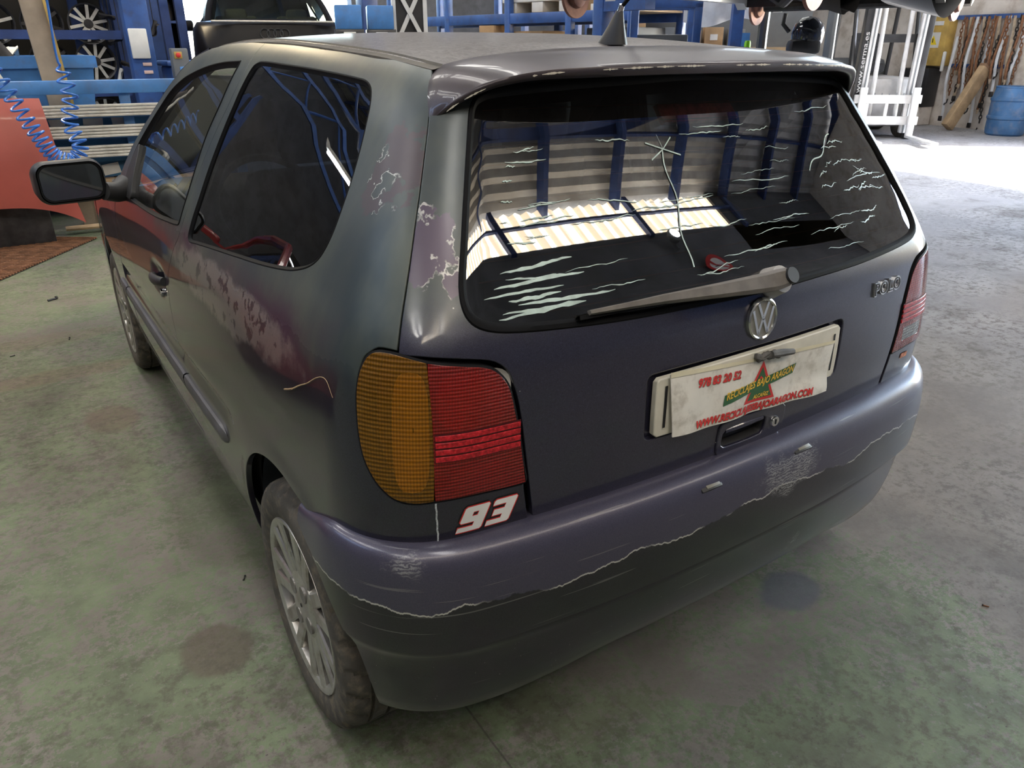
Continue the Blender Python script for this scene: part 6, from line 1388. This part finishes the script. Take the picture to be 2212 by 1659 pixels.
def raised_car():
    """white car up on a lift at the right, seen from below its sill: bare hub, arch liner, undertray"""
    ax = Vector((.97, .235, 0)).normalized(); t = thing('raised_car', 'white car raised on a lift at upper right with a bare brake disc', 'car', (2.45, 1.86, 0), math.atan2(ax.y, ax.x))
    Z = 1.735   # wheel centre height; local x along the car, y away from the camera
    def arc(cx): return [(cx+.33*math.cos(a), Z+.33*math.sin(a)) for a in np.linspace(math.pi+.25, -.25, 14)]
    prof = [(-.75, Z+.30), (-.78, Z-.02), (-.36, Z-.04)] + arc(0) + [(.36, Z-.04), (2.05, Z-.04)] + arc(2.42) + [(2.80, Z-.03), (3.12, Z), (3.22, Z+.2), (3.2, Z+.45), (2.5, Z+.62), (2.0, Z+1.0), (.6, Z+1.02), (.0, Z+.70), (-.75, Z+.55)]
    mm = Matrix(((1, 0, 0), (0, 0, -1), (0, 1, 0)))
    for y0, y1 in ((-.04, -.10), (-1.50, -1.58)): G().prism(prof, y0, y1, mm).build('flank', E_['bw'], t, smooth=False)
    top = [(x, z) for x, z in prof if z > Z+.25 and not (abs(x) < .34 and z < Z+.36) and not (abs(x-2.42) < .34 and z < Z+.36)]
    G().prism([(-.75, Z+.36), (3.2, Z+.36), (3.2, Z+.45), (2.5, Z+.62), (2.0, Z+1.0), (.6, Z+1.02), (.0, Z+.70), (-.75, Z+.55)], -.06, -1.56, mm).build('shell', E_['bw'], t, smooth=False)
    G().box((1.22, .82, Z+.06), (1.6, 1.40, .10), None, .02).build('underbody', M['dark'], t); G().box((1.22, .82, Z+.30), (3.7, .9, .10), None, .02).build('underbody', M['dark'], t)
    for x in (0.0, 2.42):
        for y in (.05, 1.56):
            G().lathe([(0, -.03), (.035, -.035), (.065, -.025), (.075, 0), (.128, 0), (.128, .02), (.05, .022), (0, .022)], (x, y, Z-.06), 'y', 40).build('brake_disc', plain('rusty_disc', (.26, .13, .10), .55, .4, .3, 12), t)
            G().grid([[(x+.325*math.cos(a), (y+s_ if y < 1 else y-s_), Z+.325*math.sin(a)) for a in np.linspace(-.2, math.pi+.2, 24)] for s_ in (.0, .30)]).build('arch_liner', E_['blackp'], t)
        G().tube([(x, .1, Z-.05), (x, 1.5, Z-.05)], .04, 10).build('axle', E_['darkjunk'], t)
    g = G(); rr = []
    for u in np.linspace(0, 1, 12): rr.append([(.40+.38*u, .10+.4*v, Z+.05-(.26+.04*math.sin(9*u))*math.sin(u*math.pi)**.6*(1-.5*v)) for v in np.linspace(0, 1, 7)])
    g.grid(rr); g.build('undertray', E_['blackp'], t); G().tube([(.0, .12, Z-.06), (.30, .35, Z-.13), (.8, .75, Z-.02)], .028, 8).build('suspension_arm', E_['darkjunk'], t)
    g = G(); rows = []
    for u in np.linspace(0, 1, 14): rows.append([(1.50+.95*u, -.02+.35*v, Z+.0-.18*math.sin(min(1, u*1.15)*math.pi)**.8*(1-.5*v)) for v in np.linspace(0, 1, 7)])
    g.grid(rows); g.build('bumper_shell', E_['blackp'], t)
    p = Vector((2.45, 1.86, 0))+ax*1.2+Vector((-ax.y, ax.x, 0))*2.25
    o = thing('lift_column', 'far lift column under the raised white car', 'lift', p); G().box((0, 0, 1.8), (.12, .12, 3.6), None, .01).build('column', E_['blue'], o); G().box((0, 0, .04), (.5, .5, .08)).build('base_plate', E_['blue'], o); G().box((0, -.28, Z-.06), (.10, .5, .08)).build('arm', E_['blue'], o)
raised_car()

def parked_car(nm, lb, loc, rz, paint, sheet):
    t = thing(nm, lb, 'car', loc, math.radians(rz))
    S = [(-1.85, .62, .40, .52), (-1.80, .74, .66, .70), (-1.3, .80, .80, .86), (-.70, .82, .88, .95), (0, .83, .90, .96), (.8, .83, .92, .97), (1.5, .82, .94, .99), (1.78, .76, .86, .92), (1.84, .66, .55, .60)]
    rows = []
    for y, w, zs, zt in S: rows.append([(-x, -y, z) for x, z in ((w*.88, .20), (w, .38), (w*1.01, .58), (w*.985, zs*.94), (w*.93, zs), (w*.5, zt))]+[(x, -y, z) for x, z in ((0, zt+.01), (w*.5, zt), (w*.93, zs), (w*.985, zs*.94), (w*1.01, .58), (w, .38), (w*.88, .20))])
    g = G().grid(rows); g.F += [tuple(range(13)), tuple(range(13*8, 13*9))]; g.build('body', E_[paint], t, ang=60)
    gh = [(.72, .95, .70), (.35, 1.18, .64), (.05, 1.38, .57), (-.5, 1.42, .56), (-1.1, 1.40, .56), (-1.45, 1.22, .60), (-1.70, .98, .70)]
    rr = [[(w*f, y, z+.015*(1-f*f)) for f in np.linspace(-1, 1, 15)] for y, z, w in gh[2:5]]; G().grid(rr).build('roof', E_[paint], t)
    G().grid([[(w*f, y+.08*(1-f*f), z) for f in np.linspace(-1, 1, 13)] for y, z, w in gh[:3]]).build('windscreen', M['sideglass'], t); G().grid([[(w*f, y, z) for f in np.linspace(-1, 1, 13)] for y, z, w in gh[4:]]).build('rear_window', M['sideglass'], t)
    for sx in (-1, 1):
        G().grid([[(sx*w, y, z) for y, z, w in gh], [(sx*.765, y, .93) for y, z, w in gh]]).build('side_glass', M['sideglass'], t)
        G().tube([(sx*(w+.008), y, z) for y, z, w in gh], .03, 8).build('roof_rail', E_[paint], t)
        m = G().box((sx*.93, .42, 1.0), (.20, .10, .13), None, .04); m.build('wing_mirror', E_[paint], t); G().box((sx*.82, .40, .95), (.12, .04, .04)).build('mirror_stalk', E_[paint], t)
        for y in (-1.15, 1.25): G().lathe([(.0, -.07), (.15, -.08), (.19, -.09), (.25, -.09), (.28, -.05), (.28, .05), (.25, .09), (0, .09)], (sx*.74, y, .28), 'x', 28).build('wheel', M['tyre'], t)
    if sheet: G().box((.845, -.2, .62), (.02, .9, .28)).build('door_sheet', E_['white'], t)
parked_car('red_car', 'dark red car standing at the left, mirrored in the side windows', (-2.75, 4.1, 0), 14, 'skin', True)
parked_car('grey_car', 'grey car standing at the right beside the lift, shading the floor', (6.95, .70, 0), 90, 'greybox', False)

def sign():
    t = thing('no_smoking_sign', 'round no smoking sign on the rear wall, mirrored in the rear window', 'sign', (6.15, -4.58, 4.96), 0)
    G().lathe([(0, 0), (.30, 0), (.30, .02), (0, .02)], (0, 0, 0), 'y', 40).build('disc', M['redv'], t); G().lathe([(0, .024), (.22, .024), (.22, .018)], (0, 0, 0), 'y', 40).build('white_field', M['white'], t)
    G().box((0, .03, 0), (.44, .008, .05), RY(45)).build('bar', M['redv'], t); G().box((0, .028, 0), (.26, .008, .04)).build('cigarette', M['black'], t)
    b = thing('blue_shutter', 'blue corrugated panel on the rear wall beneath the sign', 'panel', (4.9, -4.6, 1.9)); g = G(); g.grid([[(x, .03*math.sin(k*math.pi/2)+.05, z) for k, x in enumerate(np.linspace(-1.2, 1.2, 80))] for z in (-.9, .9)]); g.build('sheet', E_['blue'], b); G().box((0, .05, .92), (2.5, .08, .06)).build('rail', E_['navy'], b)
    f = thing('flood_lamp', 'round flood lamp on the rear wall under the ribbed band', 'lamp', (5.5, -4.5, 5.66)); G().lathe([(0, .10), (.11, .10), (.14, .06), (.12, -.02), (.05, -.08), (0, -.08)], (0, 0, 0), 'y', 24).build('shell', E_['greybox'], f); G().lathe([(0, .103), (.10, .102)], (0, 0, 0), 'y', 24).build('lamp_face', E_['tube'], f); G().box((0, -.08, -.1), (.04, .06, .2)).build('bracket', E_['greybox'], f)
sign()
